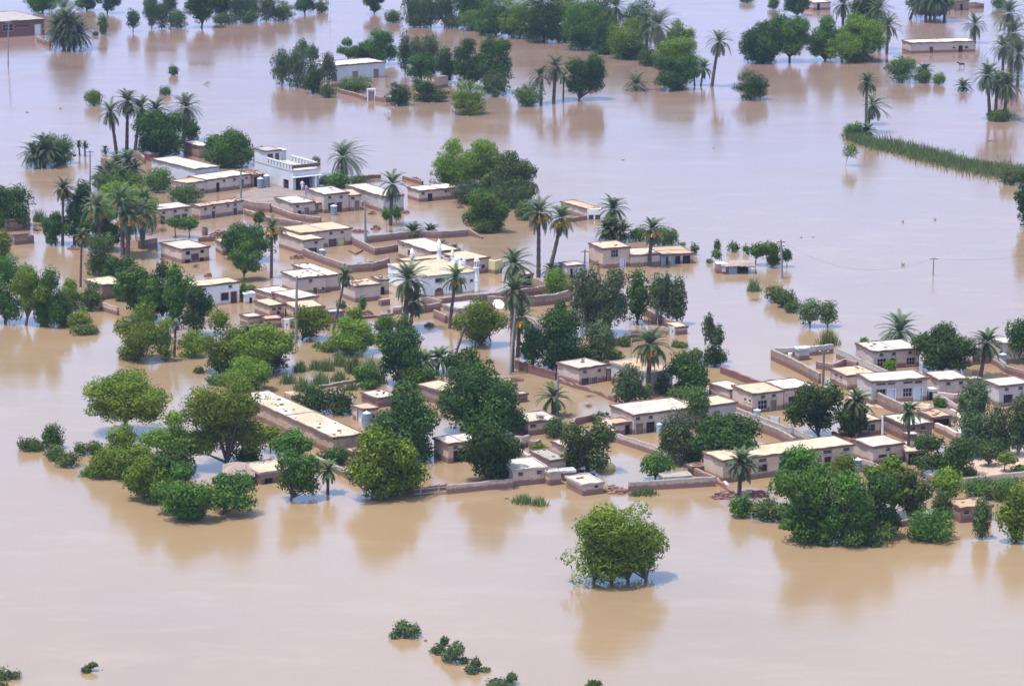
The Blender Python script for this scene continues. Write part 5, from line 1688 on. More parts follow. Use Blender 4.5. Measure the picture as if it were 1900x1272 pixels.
p('right hand palm of the left grove beside the white roofed house', 272, 395, 262, 462, 60, fruit=4, n=40)
p('dark palm at the right rear of the left grove', 268, 372, 260, 456, 50, n=34)
p('palm with a red brown trunk and red stalks before the shrub', 152, 438, 149, 532, 34, fruit=6, n=22, red=True)
bushpalm('small stiff palm in the water at the left shore', 32, 466, 66, 502, 515, heads=1)
bushpalm('fat palm among bushes below the tall palms, upper left', 205, 275, 268, 340, 338, heads=3, fruit=1)
bushpalm('low palm bush left of the pale storehouse', 172, 305, 238, 352, 350, heads=3)
p('windblown palm rising beside the two-storey house', 636, 292, 634, 338, 74, n=48)
p('thin tall palm in front of the grey warehouse', 728, 342, 724, 418, 56, n=28)
bushpalm('short palm behind the grey brick wall', 744, 398, 787, 437, 440, heads=1)
bushpalm('untidy banana-like palm right of the short palm', 783, 408, 816, 434, 436, heads=1)
bushpalm('small palm tuft behind the house behind the mosque', 805, 437, 832, 458, 462, heads=1)
bushpalm('smaller palm tuft right of the one behind the mosque', 834, 447, 851, 460, 464, heads=1)
p('palm with big orange date bunches beside the dark mid village tree', 505, 423, 503, 516, 46, fruit=8, n=26)
p('leaning palm over the cubical brick outhouse', 640, 512, 614, 617, 36, n=26, skirt=4, lean=.6)
p('broad star shaped palm in front of the left corner of the mosque', 758, 520, 749, 613, 76, fruit=2, n=46, red=True)
p('shorter palm right behind the star shaped palm', 768, 560, 760, 610, 52, n=30)
p('windblown palm in front of the mosque facade with one date bunch', 846, 514, 833, 609, 50, fruit=3, n=28)
p('withered leaning palm with a reddish head left of the light green round tree', 863, 602, 842, 655, 20, n=8, skirt=10, lean=.6)
p('upper palm of the pair of stacked palms right of the mosque', 952, 490, 950, 610, 66, n=38)
p('lower big palm of the stacked pair right of the mosque, brown skirt', 955, 540, 949, 690, 68, n=40, skirt=16, fruit=2, red=True)
p('palm with hanging orange date bunches in front of the long brick wall', 965, 588, 960, 662, 62, fruit=7, n=30)
p('straight palm with bright orange dates right of the village, left one of two', 1000, 395, 999, 514, 62, fruit=9, n=40)
p('curved palm with bright orange dates, right one of two', 1041, 405, 1019, 492, 58, fruit=8, n=34, lean=.7)
bushpalm('dark palm bush under the curved palm', 1012, 477, 1056, 508, 512, heads=2)
p('palm above the low palm bush near the white portico', 1138, 388, 1136, 440, 58, n=38)
bushpalm('low dark palm bush above the tan two-storey block', 1108, 408, 1168, 448, 446, heads=3)
p('palm with orange dates in front of the flooded shop row', 1210, 426, 1204, 494, 52, fruit=7, n=32)
p('broad palm with orange dates right of the middle, above the weeping tree', 1207, 640, 1201, 732, 72, fruit=4, n=46)
p('small palm beside the pale concrete pole in the middle', 1027, 737, 1026, 772, 60, n=32, skirt=4)
bushpalm('palm bush between the dark trees below the star shaped palm', 772, 630, 832, 688, 692, heads=2)
bushpalm('low palm tuft behind the light green trees near the tiny huts', 446, 590, 482, 616, 622, heads=1)
p('short palm standing in the front water beside the light green tree', 609, 872, 608, 915, 42, n=30, skirt=3)
p('single palm at the front right below the longest vented building', 1375, 860, 1371, 920, 62, n=38, fruit=1)
p('palm before the wide grey house, behind the dark tree', 1588, 745, 1584, 818, 56, n=34, fruit=2)
p('tall palm in front of the square brick house', 1687, 764, 1685, 852, 46, n=32, skirt=3)
p('greyish palm behind the long vented house at the right', 1669, 615, 1668, 646, 76, n=46, skirt=0)
p('palm right of the round dark tree at the right', 1831, 636, 1818, 700, 60, n=40)
p('upper palm of two stacked above the reed bank', 1608, 152, 1607, 232, 42, n=34)
p('lower palm of two stacked above the reed bank, windblown', 1619, 196, 1606, 246, 52, n=30)
bushpalm('short palm at the start of the reed bank', 1592, 224, 1626, 252, 252, heads=1)
p('left palm of the three tall ones at the upper right', 1832, 140, 1837, 222, 60, n=46, skirt=14)
p('middle palm of the three tall ones at the upper right', 1850, 150, 1847, 216, 50, n=36, skirt=8)
p('right palm of the three tall ones at the upper right', 1869, 158, 1863, 223, 62, n=46, skirt=14)
bushpalm('tiny palm standing alone in the flood at the upper right', 1770, 138, 1803, 169, 168, heads=1)
p('palm behind the long pale pink mud house at the upper right', 1809, 46, 1808, 80, 48, n=34)
p('uppermost palm of the cluster at the right edge', 1872, 25, 1872, 120, 62, n=44)
p('palm in the middle of the cluster at the right edge', 1880, 62, 1876, 140, 70, n=46, fruit=2, red=True)
p('lowest palm of the cluster at the right edge', 1890, 100, 1888, 160, 74, n=46, skirt=12)
p('leftmost palm of the cluster at the right edge', 1862, 88, 1860, 150, 50, n=36)
p('palm at the left side of the clump on the top edge', 1700, 8, 1687, 36, 44, n=30)
p('first palm inside the clump on the top edge', 1716, -2, 1718, 40, 52, n=40)
p('middle palm inside the clump on the top edge', 1736, 2, 1733, 42, 54, n=44, skirt=12)
p('right palm inside the clump on the top edge', 1754, 0, 1752, 40, 46, n=36)
p('palm rising from the trees left of the pink mud house, higher', 1632, 18, 1632, 92, 62, n=42)
p('palm rising from the trees left of the pink mud house, lower', 1648, 48, 1645, 100, 48, n=36, fruit=2)
p('palm behind the big round tree in the upper right', 1600, 5, 1600, 80, 52, n=36)
p('palm at the left of the upper right trees', 1564, 8, 1564, 76, 50, n=36)
p('tall palm in the flood right of the dense grove', 1334, 78, 1320, 161, 50, n=34)
bushpalm('round low palm standing in the flood between the grove and the palm trio', 1154, 128, 1208, 171, 168, heads=1)
p('small left palm of the trio in the upper middle flood', 1003, 140, 1004, 192, 46, n=28, skirt=0)
p('tallest palm of the trio in the upper middle flood', 1031, 124, 1027, 188, 54, n=36, skirt=0)
p('thin right palm of the trio in the upper middle flood', 1046, 142, 1045, 183, 26, n=16, skirt=4)
p('palm on the crest of the dense grove', 1143, 14, 1142, 84, 56, n=40)
p('big palm at the right of the dense grove with dry fronds', 1222, 48, 1220, 118, 78, n=50, skirt=30)
p('second palm behind the dry fronded one in the dense grove', 1200, 40, 1200, 108, 54, n=36)
bushpalm('drooping palm bush under the grove right end', 1270, 92, 1318, 160, 158, heads=2)
bushpalm('huge bushy palm at the upper left corner', 84, 10, 168, 98, 92, heads=9)
p('palm at the back of the huge bushy palm', 118, 18, 118, 84, 74, n=44)
bushpalm('small palm bush at the left of the small palm shrub group, upper right', 1696, 110, 1732, 140, 140, heads=1)
bushpalm('low palm bush under the dark tree by the long brick wall', 736, 695, 762, 722, 722, heads=1)

# ---------------------------------------------------------------- trees
t = tree
# top edge, left
t('G', 50, -25, 108, 20, 24, 'green tree cut by the top edge left of the huge bushy palm')
t('R', 140, -25, 182, 16, 20, 'dark tree cut by the top edge right of the huge bushy palm')
t('R', 178, -22, 222, 18, 25, 'tree with a visible trunk at the top edge above the slender shrub')
t('E', 181, 25, 200, 66, None, 'slender upright shrub right of the huge bushy palm', leafkind='S')
t('S', 172, 58, 183, 67, None, 'tiny weed tuft left of the slender shrub')
t('R', 235, 17, 259, 51, 59, 'small cone shaped tree standing alone near the top left')
t('E', 266, -20, 296, 46, 53, 'first of the eucalyptus row at the top left, beside the cone shaped tree')
t('E', 287, 3, 312, 52, 54, 'drooping eucalyptus in front of the first one at the top left')
t('E', 303, -22, 328, 24, 45, 'eucalyptus cut by the top edge in the top left row')
t('S', 311, 18, 346, 54, None, 'greyish shrub at the foot of the top left eucalyptus row')
t('R', 346, -25, 402, 36, 51, 'broad tree with a dark trunk at the top edge')
t('R', 390, -22, 428, 28, 40, 'tree right behind the broad dark trunked one at the top edge')
t('E', 424, -22, 452, 36, 42, 'tall grey eucalyptus cut by the top edge, left one of a pair')
t('E', 448, -22, 480, 36, 40, 'tall grey eucalyptus cut by the top edge, right one of a pair')
t('E', 478, -12, 512, 38, 40, 'bushy eucalyptus left of the white pole, nearer the left')
t('S', 505, 2, 545, 40, None, 'dark shrub mass left of the white pole')
t('R', 545, -18, 585, 20, 26, 'small tree with bare stems left of the white pole')
t('S', 584, 0, 610, 24, None, 'low shrub touching the white pole at the top')
t('R', 675, -18, 712, 14, 26, 'little tree cut by the top edge in the middle left')
t('S', 714, 19, 746, 43, None, 'low grey shrub below the little top edge tree')
# dense grove
t('E', 750, -18, 786, 44, 50, 'left end eucalyptus of the dense grove at the top')
t('E', 782, -18, 818, 46, 52, 'second eucalyptus of the dense grove from the left')
t('E', 808, -20, 842, 40, 52, 'bare stemmed eucalyptus third from the left in the dense grove')
t('S', 852, 20, 900, 58, None, 'grey undergrowth at the water edge of the dense grove, left part')
t('R', 845, -22, 905, 40, 50, 'dark tree above the undergrowth at the left of the dense grove')
for i_, (a_, b_, c_, d_, e_, k_) in enumerate([(888, -18, 950, 64, 66, 'G'), (935, -25, 995, 66, 70, 'A'), (975, -12, 1040, 78, 78, 'R'), (1020, -20, 1078, 70, 76, 'A'),
        (1050, 2, 1112, 88, 92, 'G'), (1085, -22, 1140, 62, 72, 'R'), (1098, 28, 1152, 96, 98, 'R'), (1135, 36, 1196, 108, 108, 'A'), (1160, 0, 1212, 62, 78, 'R')]):
    t(k_, a_, b_, c_, d_, e_, ['first', 'second', 'third', 'fourth', 'fifth', 'sixth', 'seventh', 'eighth', 'ninth'][i_] + ' rounded tree of the dense grove counted from its left end', dens=.8)
t('A', 1236, 40, 1290, 92, 96, 'pale tree behind the dry fronded palm')
t('A', 1218, 72, 1296, 135, 150, 'light green crown at the right end of the dense grove')
t('R', 1216, 105, 1290, 162, 166, 'dark low tree in front of the light green crown of the grove')
t('R', 1376, 42, 1450, 112, 116, 'dark green broad tree left of two in the upper right flood')
t('G', 1428, 30, 1502, 98, 114, 'dark green tree with visible trunk right of two in the upper right flood')
t('G', 1502, 32, 1562, 96, 112, 'tree on thin stems left of the big round crown')
t('A', 1538, 32, 1640, 108, 113, 'big round light topped crown beside the pink mud house')
t('R', 1575, -5, 1640, 50, 80, 'green tree between the palms behind the big round crown')
t('R', 1455, -22, 1502, 22, 30, 'tree at the top edge left of the small mud house')
t('S', 1425, -4, 1446, 18, None, 'shrub at the top edge far left of the small mud house')
t('S', 1372, -8, 1400, 6, None, 'shrub touching the top edge above the dark green trees')
t('R', 1688, -25, 1765, 24, 34, 'dark tree mass behind the palm clump on the top edge')
t('S', 1644, 106, 1702, 154, None, 'large shrub in the flood below the pink mud house')
t('S', 1696, 126, 1727, 155, None, 'medium shrub right of the large shrub below the pink mud house')
t('S', 1730, 135, 1754, 158, None, 'small round bright shrub right of two grey ones', leafkind='A')
t('S', 1832, 204, 1880, 226, None, 'shrub at the feet of the three tall palms')
t('S', 1840, -10, 1866, 18, None, 'shrub at the top right corner')
t('S', 1362, 133, 1424, 187, None, 'round shrub standing alone below the upper right trees', leafkind='R')
t('R', 1052, 104, 1121, 170, 185, 'dark leafy tree right of the palm trio', bx=1071)
t('S', 955, 155, 1008, 198, None, 'shrub at the foot of the palm trio')
t('S', 1566, 228, 1606, 254, None, 'round shrub at the start of the reed bank', leafkind='G')
t('S', 1856, 312, 1892, 344, None, 'shrub below the right end of the reed bank')
t('R', 1884, 318, 1925, 412, 420, 'dark tree cut by the right edge below the reed bank')
t('E', 1564, 264, 1592, 292, 308, 'thin leafy sapling below the reed bank start', leafkind='A', bx=1568, dens=.35, loose=.6)
# island
for i_, (k_, a_, b_, c_, d_, e_, n_) in enumerate([('E', 503, 92, 540, 158, 158, 'leftmost bushy eucalyptus of the island'), ('E', 530, 90, 572, 162, 162, 'second bushy eucalyptus on the island'),
        ('E', 548, 72, 574, 110, 128, 'upright eucalyptus top behind the left island trees'), ('E', 566, 82, 591, 116, 132, 'eucalyptus top nearer the island house'),
        ('R', 562, 116, 602, 174, 174, 'dark shrubby tree before the left corner of the island house'), ('E', 593, 98, 624, 152, 160, 'grey tree hiding the left end of the island house'),
        ('G', 626, 72, 668, 104, 112, 'pale green tree behind the island house, left one'), ('R', 658, 80, 706, 112, 116, 'dark low tree behind the island house'),
        ('G', 676, 57, 736, 112, 120, 'tallest round tree behind the island house'), ('E', 738, 60, 766, 130, 138, 'tall slim eucalyptus right of the island house'),
        ('E', 760, 68, 784, 134, 140, 'second slim eucalyptus right of the island house'), ('E', 776, 62, 816, 112, 132, 'spreading eucalyptus top in the middle of the island'),
        ('R', 756, 100, 812, 150, 150, 'bushy tree low in the middle of the island'), ('R', 804, 90, 852, 152, 154, 'dark tree in the right middle of the island'),
        ('R', 842, 74, 902, 150, 166, 'big dark tree at the right of the island, left one of two'), ('R', 886, 72, 948, 158, 172, 'big dark tree at the far right of the island'),
        ('E', 890, 134, 940, 180, 178, 'drooping grey willow-like bush at the right tip of the island')]):
    t(k_, a_, b_, c_, d_, e_, n_, dens=.85)
t('S', 594, 154, 624, 182, None, 'low shrub at the near left corner of the island')
t('S', 626, 142, 692, 172, None, 'sparse shrubs spread before the island house wall', loose=.5, dens=.55)
t('S', 719, 154, 762, 197, None, 'round shrub beside the white gate frame wall', leafkind='R')
t('S', 767, 137, 808, 190, None, 'leafy shrub in front of the roofless island room', leafkind='R')
t('S', 792, 164, 832, 190, None, 'low wide shrub below the roofless island room')
t('S', 839, 151, 900, 215, None, 'big round yellow tinged shrub in front of the island', leafkind='A')
t('S', 313, 120, 332, 141, None, 'small shrub alone in the open flood, upper of two')
t('S', 296, 159, 317, 178, None, 'small shrub alone in the open flood, lower of two')
t('S', 157, 167, 190, 197, None, 'shrub with a bright right half at the upper left flood', leafkind='A')
# upper left village
t('S', 84, 250, 137, 306, None, 'light green shrub right behind the fat bushy palm', leafkind='G')
t('R', 253, 208, 342, 288, 292, 'round dark green tree under the tall palms')
t('R', 338, 222, 370, 262, 282, 'small dark tree right of the round dark green tree')
t('G', 382, 244, 466, 308, 308, 'round tree left of the two-storey house')
t('S', 398, 270, 462, 312, None, 'undergrowth below the round tree left of the two-storey house')
t('S', 172, 312, 262, 356, None, 'dense bushes left of the pale storehouse')
t('S', 262, 312, 322, 358, None, 'grey green bush against the pale storehouse wall')
t('S', 314, 344, 374, 378, None, 'grey spiny bush before the long mud house')
t('A', 186, 340, 288, 410, 430, 'wide olive topped tree in the left grove')
t('R', 78, 395, 128, 436, 453, 'dark spreading tree at the left side of the left grove')
t('R', 118, 385, 176, 446, 455, 'dark undergrowth tree under the left grove palms')
t('R', 138, 335, 170, 402, 450, 'slim dark tree behind the left grove palms')
t('R', 172, 405, 228, 452, 462, 'dark low tree at the foot of the left grove')
t('S', 84, 420, 108, 456, None, 'small shrub at the water edge left of the left grove')
t('A', 158, 434, 216, 512, 512, 'grey green round tree in front of the left grove', leafkind='S')
t('R', 190, 476, 248, 520, 524, 'dark bush below the grey green round tree')
t('R', -25, 345, 55, 422, 424, 'dark green tree at the left edge by the dark brick hut')
t('S', -15, 428, 22, 484, None, 'pale bush at the left edge beside the roofless room', leafkind='A')
t('A', -22, 478, 42, 590, 598, 'leafy tree at the left edge of the left shore', leafkind='G')
t('A', 18, 496, 92, 572, 603, 'light green tree with a forked trunk on the left shore', bx=47)
t('A', 55, 500, 122, 606, 604, 'broad green tree right of the forked trunk on the left shore', leafkind='G')
t('S', 100, 540, 134, 606, None, 'bush at the right end of the left shore')
t('S', 108, 520, 152, 578, None, 'light bush left of the cream roofed hut', leafkind='A')
t('S', 148, 524, 192, 578, None, 'light bush in front of the cream roofed hut', leafkind='G')
t('S', 126, 574, 168, 612, None, 'small light tree bush standing out in the water', leafkind='A')
t('S', 132, 602, 182, 622, None, 'low twiggy bush below the small light one')
t('S', 118, 517, 140, 535, None, 'tiny dark bush behind the light bushes')
# left middle
t('Y', 222, 496, 290, 580, 590, 'leafy tree right of the cream roofed hut', leafkind='G')
t('R', 270, 488, 330, 578, 590, 'dark tall tree left of the white washed house')
t('G', 300, 494, 362, 600, 598, 'big dark green tree beside the white washed house')
t('R', 338, 534, 394, 610, 622, 'dark tree in front of the white washed house')
t('S', 210, 505, 246, 560, None, 'green bush against the leafy tree by the hut', leafkind='G')
t('A', 214, 568, 300, 672, 668, 'light yellow green tree standing in the water at left')
t('S', 292, 590, 322, 672, None, 'pale shrub right of the yellow green water tree', leafkind='A')
p('palm trunk with a small red brown head before the people', 326, 600, 323, 662, 24, n=8, skirt=8)
t('S', 330, 612, 378, 666, None, 'leafy shrub beside the palm trunk near the people', leafkind='A')
t('A', 366, 578, 452, 680, 688, 'light green spreading tree in the left middle, left one of two')
t('A', 430, 604, 542, 684, 692, 'dense green spreading tree in the left middle, right one of two')
t('A', 420, 664, 502, 726, 722, 'bright light green tree above the long blotched building')
t('A', 542, 568, 614, 624, 630, 'airy small tree right of the overlapping roofs', bx=556, loose=.4)
t('A', 616, 590, 704, 652, 656, 'light green rounded bush tree in the middle')
t('S', 638, 570, 674, 598, None, 'small bright bush above the light rounded bush tree', leafkind='A')
t('S', 694, 584, 736, 622, None, 'green bush left of the star shaped palm foot', leafkind='G')
t('S', 734, 584, 768, 640, None, 'bush at the foot of the star shaped palm')
t('S', 624, 557, 642, 574, None, 'tiny bush on the leaning palm trunk line')
t('S', 664, 548, 680, 578, None, 'thin sapling before the windowless hut', leafkind='G')
t('R', 704, 612, 780, 712, 712, 'dark shaggy tree left of the palm bush in the middle')
t('S', 744, 680, 818, 724, None, 'bright green bushes between the dark trees', leafkind='G')
t('Y', 828, 648, 892, 708, 722, 'dark leafy tree behind the biggest dark tree', leafkind='R')
t('A', 844, 558, 940, 636, 640, 'light green round tree below the mosque')
t('R', 818, 676, 966, 806, 806, 'biggest dark round tree in the middle of the village', leafkind='R', dens=1.0, blobs=[(.42, .25, .32, .25), (.7, .42, .28, .26), (.28, .55, .28, .28), (.55, .72, .34, .28), (.82, .72, .18, .22)])
t('R', 698, 716, 808, 856, 852, 'tall very dark tree left of the garage door house')
t('Y', 652, 798, 784, 916, 920, 'yellow green mango tree at the front water edge', blobs=[(.38, .22, .28, .22), (.62, .40, .30, .24), (.3, .60, .3, .26), (.7, .72, .28, .24), (.45, .82, .3, .18)])
t('Y', 856, 790, 962, 884, 898, 'green mango tree left of the front white roofed house', leafkind='R')
t('R', 924, 802, 962, 860, 872, 'greyish leafy tree behind the front mango tree', leafkind='E')
t('S', 548, 712, 612, 770, None, 'low dark spreading tree behind the long blotched building, left', leafkind='R')
t('S', 598, 718, 658, 772, None, 'low dark spreading tree behind the long blotched building, right', leafkind='R')
t('A', 656, 676, 700, 712, 716, 'small bright tree among the reeds', leafkind='G')
t('S', 668, 704, 700, 724, None, 'small bright bush below the small bright tree', leafkind='G')
t('S', 1008, 774, 1046, 814, None, 'grey green bush right of the branch littered roof', leafkind='E')
t('S', 984, 822, 1012, 838, None, 'pale weeds in the ruined yard', leafkind='A')
t('Y', 1044, 784, 1136, 870, 876, 'dark green tree right of the ruins at the front', leafkind='B')
t('S', 1030, 842, 1064, 872, None, 'bush under the dark green front tree', leafkind='G')
t('S', 1098, 764, 1132, 786, None, 'bush on the yard wall near the clay dome', leafkind='R')
t('A', 1190, 838, 1250, 882, 891, 'small bright green tree behind the low reddish front wall', leafkind='G', bx=1213)
# great clump north
t('A', 808, 260, 880, 345, 346, 'light green feathery tree, left one of the great clump', dens=1.1)
t('A', 850, 262, 948, 352, 352, 'light green feathery tree, right one of the great clump', dens=1.1)
t('B', 900, 286, 994, 378, 378, 'speckled dark tree at the right of the great clump')
t('S', 836, 334, 906, 380, None, 'grey bush at the lower left of the great clump', leafkind='E')
t('S', 914, 330, 984, 388, None, 'grey bush at the lower right of the great clump', leafkind='E')
t('G', 862, 360, 942, 430, 428, 'round green tree alone below the great clump')
t('S', 880, 402, 922, 434, None, 'dry shrub under the round green tree')
t('S', 956, 372, 992, 410, None, 'grey shrub left of the two date palms')
t('S', 608, 318, 652, 352, None, 'leafy bush at the foot of the windblown palm', leafkind='G')
t('S', 590, 322, 616, 346, None, 'small bush right of the two-storey house')
t('S', 650, 324, 680, 346, None, 'dark bush between windblown palm and warehouse')
t('S', 580, 290, 594, 306, None, 'potted bush at the terrace corner of the two-storey house', leafkind='G')
t('E', 709, 384, 726, 408, 430, 'thin sapling left of the tall thin palm foot', leafkind='G')
t('E', 728, 382, 744, 408, 428, 'thin sapling right of the tall thin palm foot', leafkind='G')
t('E', 470, 390, 492, 414, 422, 'bright small sapling above the palm with orange dates', leafkind='G')
t('A', 310, 400, 340, 422, 440, 'spindly small tree left before the grey patched roof house', leafkind='G', loose=.4)
t('A', 334, 402, 368, 426, 441, 'spindly small tree right before the grey patched roof house', leafkind='G', loose=.4)
t('R', 412, 416, 502, 474, 482, 'dark leafy tree left of the palm with big orange bunches')
t('A', 428, 448, 488, 502, 520, 'bright green tree in front of the dark leafy one', bx=452, leafkind='G')
t('S', 443, 516, 458, 560, None, 'green creeper at the right corner of the white washed house', leafkind='G')
t('S', 454, 528, 474, 542, None, 'grey shrub behind the small white gate room')
# east middle
t('A', 1010, 498, 1058, 546, 552, 'round light tree at the corner of the long brick wall')
t('E', 1055, 497, 1120, 600, 618, 'large grey green tree in the middle right, left half')
t('A', 1095, 500, 1167, 604, 620, 'large olive green tree in the middle right, right half', leafkind='E')
t('G', 1160, 500, 1206, 594, 600, 'bright green tree between the two groups of grey trees')
t('E', 1203, 508, 1238, 582, 602, 'eucalyptus at the water beside the bright green tree')
t('E', 1236, 514, 1274, 592, 602, 'leaning eucalyptus over the brown wall', bx=1227)
t('E', 1222, 508, 1250, 576, 600, 'middle eucalyptus of three over the brown wall', bx=1218)
t('G', 966, 600, 1010, 684, 684, 'bright leafy tree beside the palm with hanging dates')
t('R', 992, 576, 1076, 676, 690, 'big dark tree above the dark red brick wall')
t('R', 1030, 556, 1056, 598, 640, 'dark leafy top rising behind the big dark tree')
t('E', 1080, 598, 1144, 660, 676, 'grey tree right of the big dark tree')
t('R', 1066, 640, 1120, 676, 678, 'dark low tree behind the pinkish house')
t('S', 1110, 646, 1156, 668, None, 'bush at the back of the pinkish house')
t('S', 1148, 622, 1172, 644, None, 'small tree before the purple brown wall')
t('E', 1138, 678, 1194, 748, 752, 'weeping dense tree before the grey plastered storehouse', dens=1.5, leafkind='E')
t('S', 1214, 692, 1242, 732, None, 'dark bush before the right end of the grey storehouse', leafkind='R')
t('S', 1180, 712, 1212, 748, None, 'bare stemmed bush beside the tall palm foot', loose=.5, dens=.5)
t('R', 1240, 654, 1312, 726, 732, 'dark layered tree left of the bright roofed mud house')
t('S', 1240, 718, 1286, 744, None, 'undergrowth below the dark layered tree')
t('E', 1303, 582, 1326, 634, 682, 'slender eucalyptus with a pale leaning trunk, higher half', bx=1302)
t('E', 1318, 602, 1344, 644, 672, 'slender eucalyptus lower right tuft', bx=1306)
t('S', 1304, 640, 1348, 682, None, 'dark bush at the foot of the slender eucalyptus', leafkind='R')
t('S', 1252, 634, 1276, 646, None, 'reedy bush in the water below the white gate')
t('S', 1276, 646, 1306, 668, None, 'grey twiggy bush left of the slender eucalyptus')
t('E', 1270, 716, 1316, 776, 796, 'brownish topped tree between the two joined roofs', leafkind='S')
t('E', 1226, 764, 1292, 852, 862, 'grey drooping tree in the yard right of the tanks')
t('R', 1284, 770, 1406, 846, 862, 'wide dark tree behind the longest vented building')
t('R', 1224, 790, 1262, 842, 852, 'dark tree left of the grey drooping yard tree')
t('S', 1262, 826, 1306, 866, None, 'bushes below the wide dark tree', leafkind='G')
t('E', 1325, 444, 1337, 464, 486, 'upper tuft sapling behind the shack', leafkind='S', bx=1341)
t('E', 1320, 460, 1338, 480, 487, 'lower tuft sapling behind the shack', leafkind='S', bx=1342)
t('S', 1349, 448, 1372, 468, None, 'little leafy treetop in the water above the shack')
t('S', 1378, 452, 1390, 470, None, 'sparse twig tuft right of the little treetop', loose=.5, dens=.5)
t('G', 1388, 450, 1425, 478, 492, 'flat topped small tree left of the shack pole', bx=1401)
t('G', 1414, 448, 1450, 476, 496, 'leafy small tree touching the shack pole')
t('S', 1422, 470, 1448, 496, None, 'round bush in the water left of the shack pole', leafkind='G')
t('R', 1450, 462, 1470, 484, 495, 'small dark tree right of the shack pole')
t('S', 1282, 450, 1296, 474, None, 'sparse sapling right of the shop row', loose=.5, dens=.6)
t('S', 1311, 480, 1322, 489, None, 'tiny bush left of the shack')
t('S', 1262, 450, 1272, 456, None, 'tiny tuft behind the right end of the shop row')
t('S', 1168, 422, 1204, 448, None, 'green bush left behind the palm of the shop row', leafkind='G')
t('S', 1204, 422, 1258, 458, None, 'green bush right behind the palm of the shop row')
t('S', 1420, 530, 1458, 562, None, 'first bush of the diagonal row in the right flood')
t('S', 1440, 538, 1478, 572, None, 'second bush of the diagonal row in the right flood')
t('S', 1456, 556, 1486, 581, None, 'third, lowest bush of the diagonal row in the right flood')
t('A', 1482, 554, 1524, 600, 606, 'fourth plant of the diagonal row, a small tree with bare stems', leafkind='S')
t('A', 1518, 558, 1554, 600, 606, 'fifth plant of the diagonal row, rounded and darker on its left', leafkind='S')
# east village
t('R', 1700, 604, 1804, 684, 690, 'dense round dark green tree behind the two vent white roofed house', dens=1.1)
t('S', 1640, 666, 1662, 690, None, 'bright bush before the barred windows of the long mud house', leafkind='A')
t('S', 1596, 626, 1612, 640, None, 'tiny bright bush at the back corner of the long mud house', leafkind='A')
t('R', 1866, 592, 1918, 664, 672, 'dark tree at the right edge behind the blue lidded tank')
t('R', 1462, 712, 1560, 792, 810, 'dark spreading tree with bare forked trunk in the right yard', bx=1526)
t('R', 1548, 742, 1612, 806, 816, 'dark tree behind the palm before the yellow straw roof')
t('S', 1732, 734, 1754, 758, None, 'small bush before the dark open shed', leafkind='G')
t('E', 1772, 704, 1836, 790, 838, 'tall grey eucalyptus before the right edge house, left one')
t('E', 1780, 760, 1830, 836, 850, 'lower grey eucalyptus in the dark right grove')
t('E', 1826, 752, 1872, 830, 846, 'grey eucalyptus in the middle of the dark right grove')
t('E', 1862, 734, 1920, 832, 846, 'grey eucalyptus at the right edge of the dark right grove')
t('R', 1800, 788, 1880, 842, 846, 'dark understorey tree of the right grove')
t('A', 1698, 808, 1812, 880, 882, 'wide feathery dark green tree before the cattle shed', leafkind='R')
t('A', 1814, 816, 1852, 858, 866, 'small tree in the dry yard, left one of two', leafkind='S')
t('A', 1852, 838, 1888, 864, 876, 'small tree in the dry yard, right one of two', bx=1862)
t('S', 1876, 862, 1912, 878, None, 'low weeds in the dry yard at the right edge', leafkind='G')
t('A', 1728, 868, 1786, 930, 948, 'yellow green tree left of the orange striped hut')
t('S', 1730, 908, 1766, 962, None, 'grey bush below the yellow green tree')
t('S', 1684, 944, 1770, 1008, None, 'leafy green bush at the lower right water edge', leafkind='G')
t('R', 1850, 898, 1922, 1002, 1002, 'dark green tree at the lower right edge', leafkind='A')
t('S', 1790, 884, 1842, 928, None, 'reedy bush before the long pale wall, left one')
t('S', 1832, 886, 1900, 932, None, 'reedy bush before the long pale wall, right one')
t('E', 1806, 922, 1838, 996, 998, 'slender bush in front of the orange striped hut', leafkind='S')
t('G', 1436, 832, 1540, 940, 950, 'big dark green tree above the front bank, first from the left', blobs=[(.45, .25, .3, .25), (.7, .45, .28, .25), (.3, .55, .3, .28), (.6, .78, .35, .24)])
t('G', 1450, 880, 1546, 1010, 1004, 'big dark green tree at the water, second from the left', leafkind='G', blobs=[(.35, .28, .3, .24), (.65, .35, .3, .24), (.45, .65, .4, .3), (.8, .75, .2, .22)])
t('G', 1525, 878, 1618, 1012, 1008, 'big dark green tree at the water, third from the left', blobs=[(.45, .25, .34, .22), (.7, .5, .28, .26), (.3, .6, .3, .3), (.6, .82, .3, .2)])
t('R', 1596, 880, 1672, 990, 996, 'very dark tree in the middle of the front right clump', blobs=[(.5, .3, .4, .28), (.35, .65, .32, .3), (.7, .7, .3, .3)])
t('Y', 1612, 850, 1700, 930, 960, 'glossy leaved tree at the right top of the front clump')
t('B', 1650, 870, 1726, 950, 965, 'dark speckled tree at the right end of the front clump')
t('S', 1550, 960, 1656, 1016, None, 'grey bush at the foot of the front right clump')
t('S', 1540, 842, 1590, 890, None, 'yellow bamboo like bush before the long vented building', leafkind='Y')
t('S', 1355, 918, 1398, 962, None, 'bush at the foot of the front right palm', leafkind='G')
t('S', 1392, 925, 1456, 968, None, 'reedy bush on the front bank')
t('S', 1438, 930, 1480, 972, None, 'brown green bush at the left foot of the front clump')
t('S', 1602, 864, 1622, 884, None, 'tiny bush right of the ribbed tank by the long vented building')
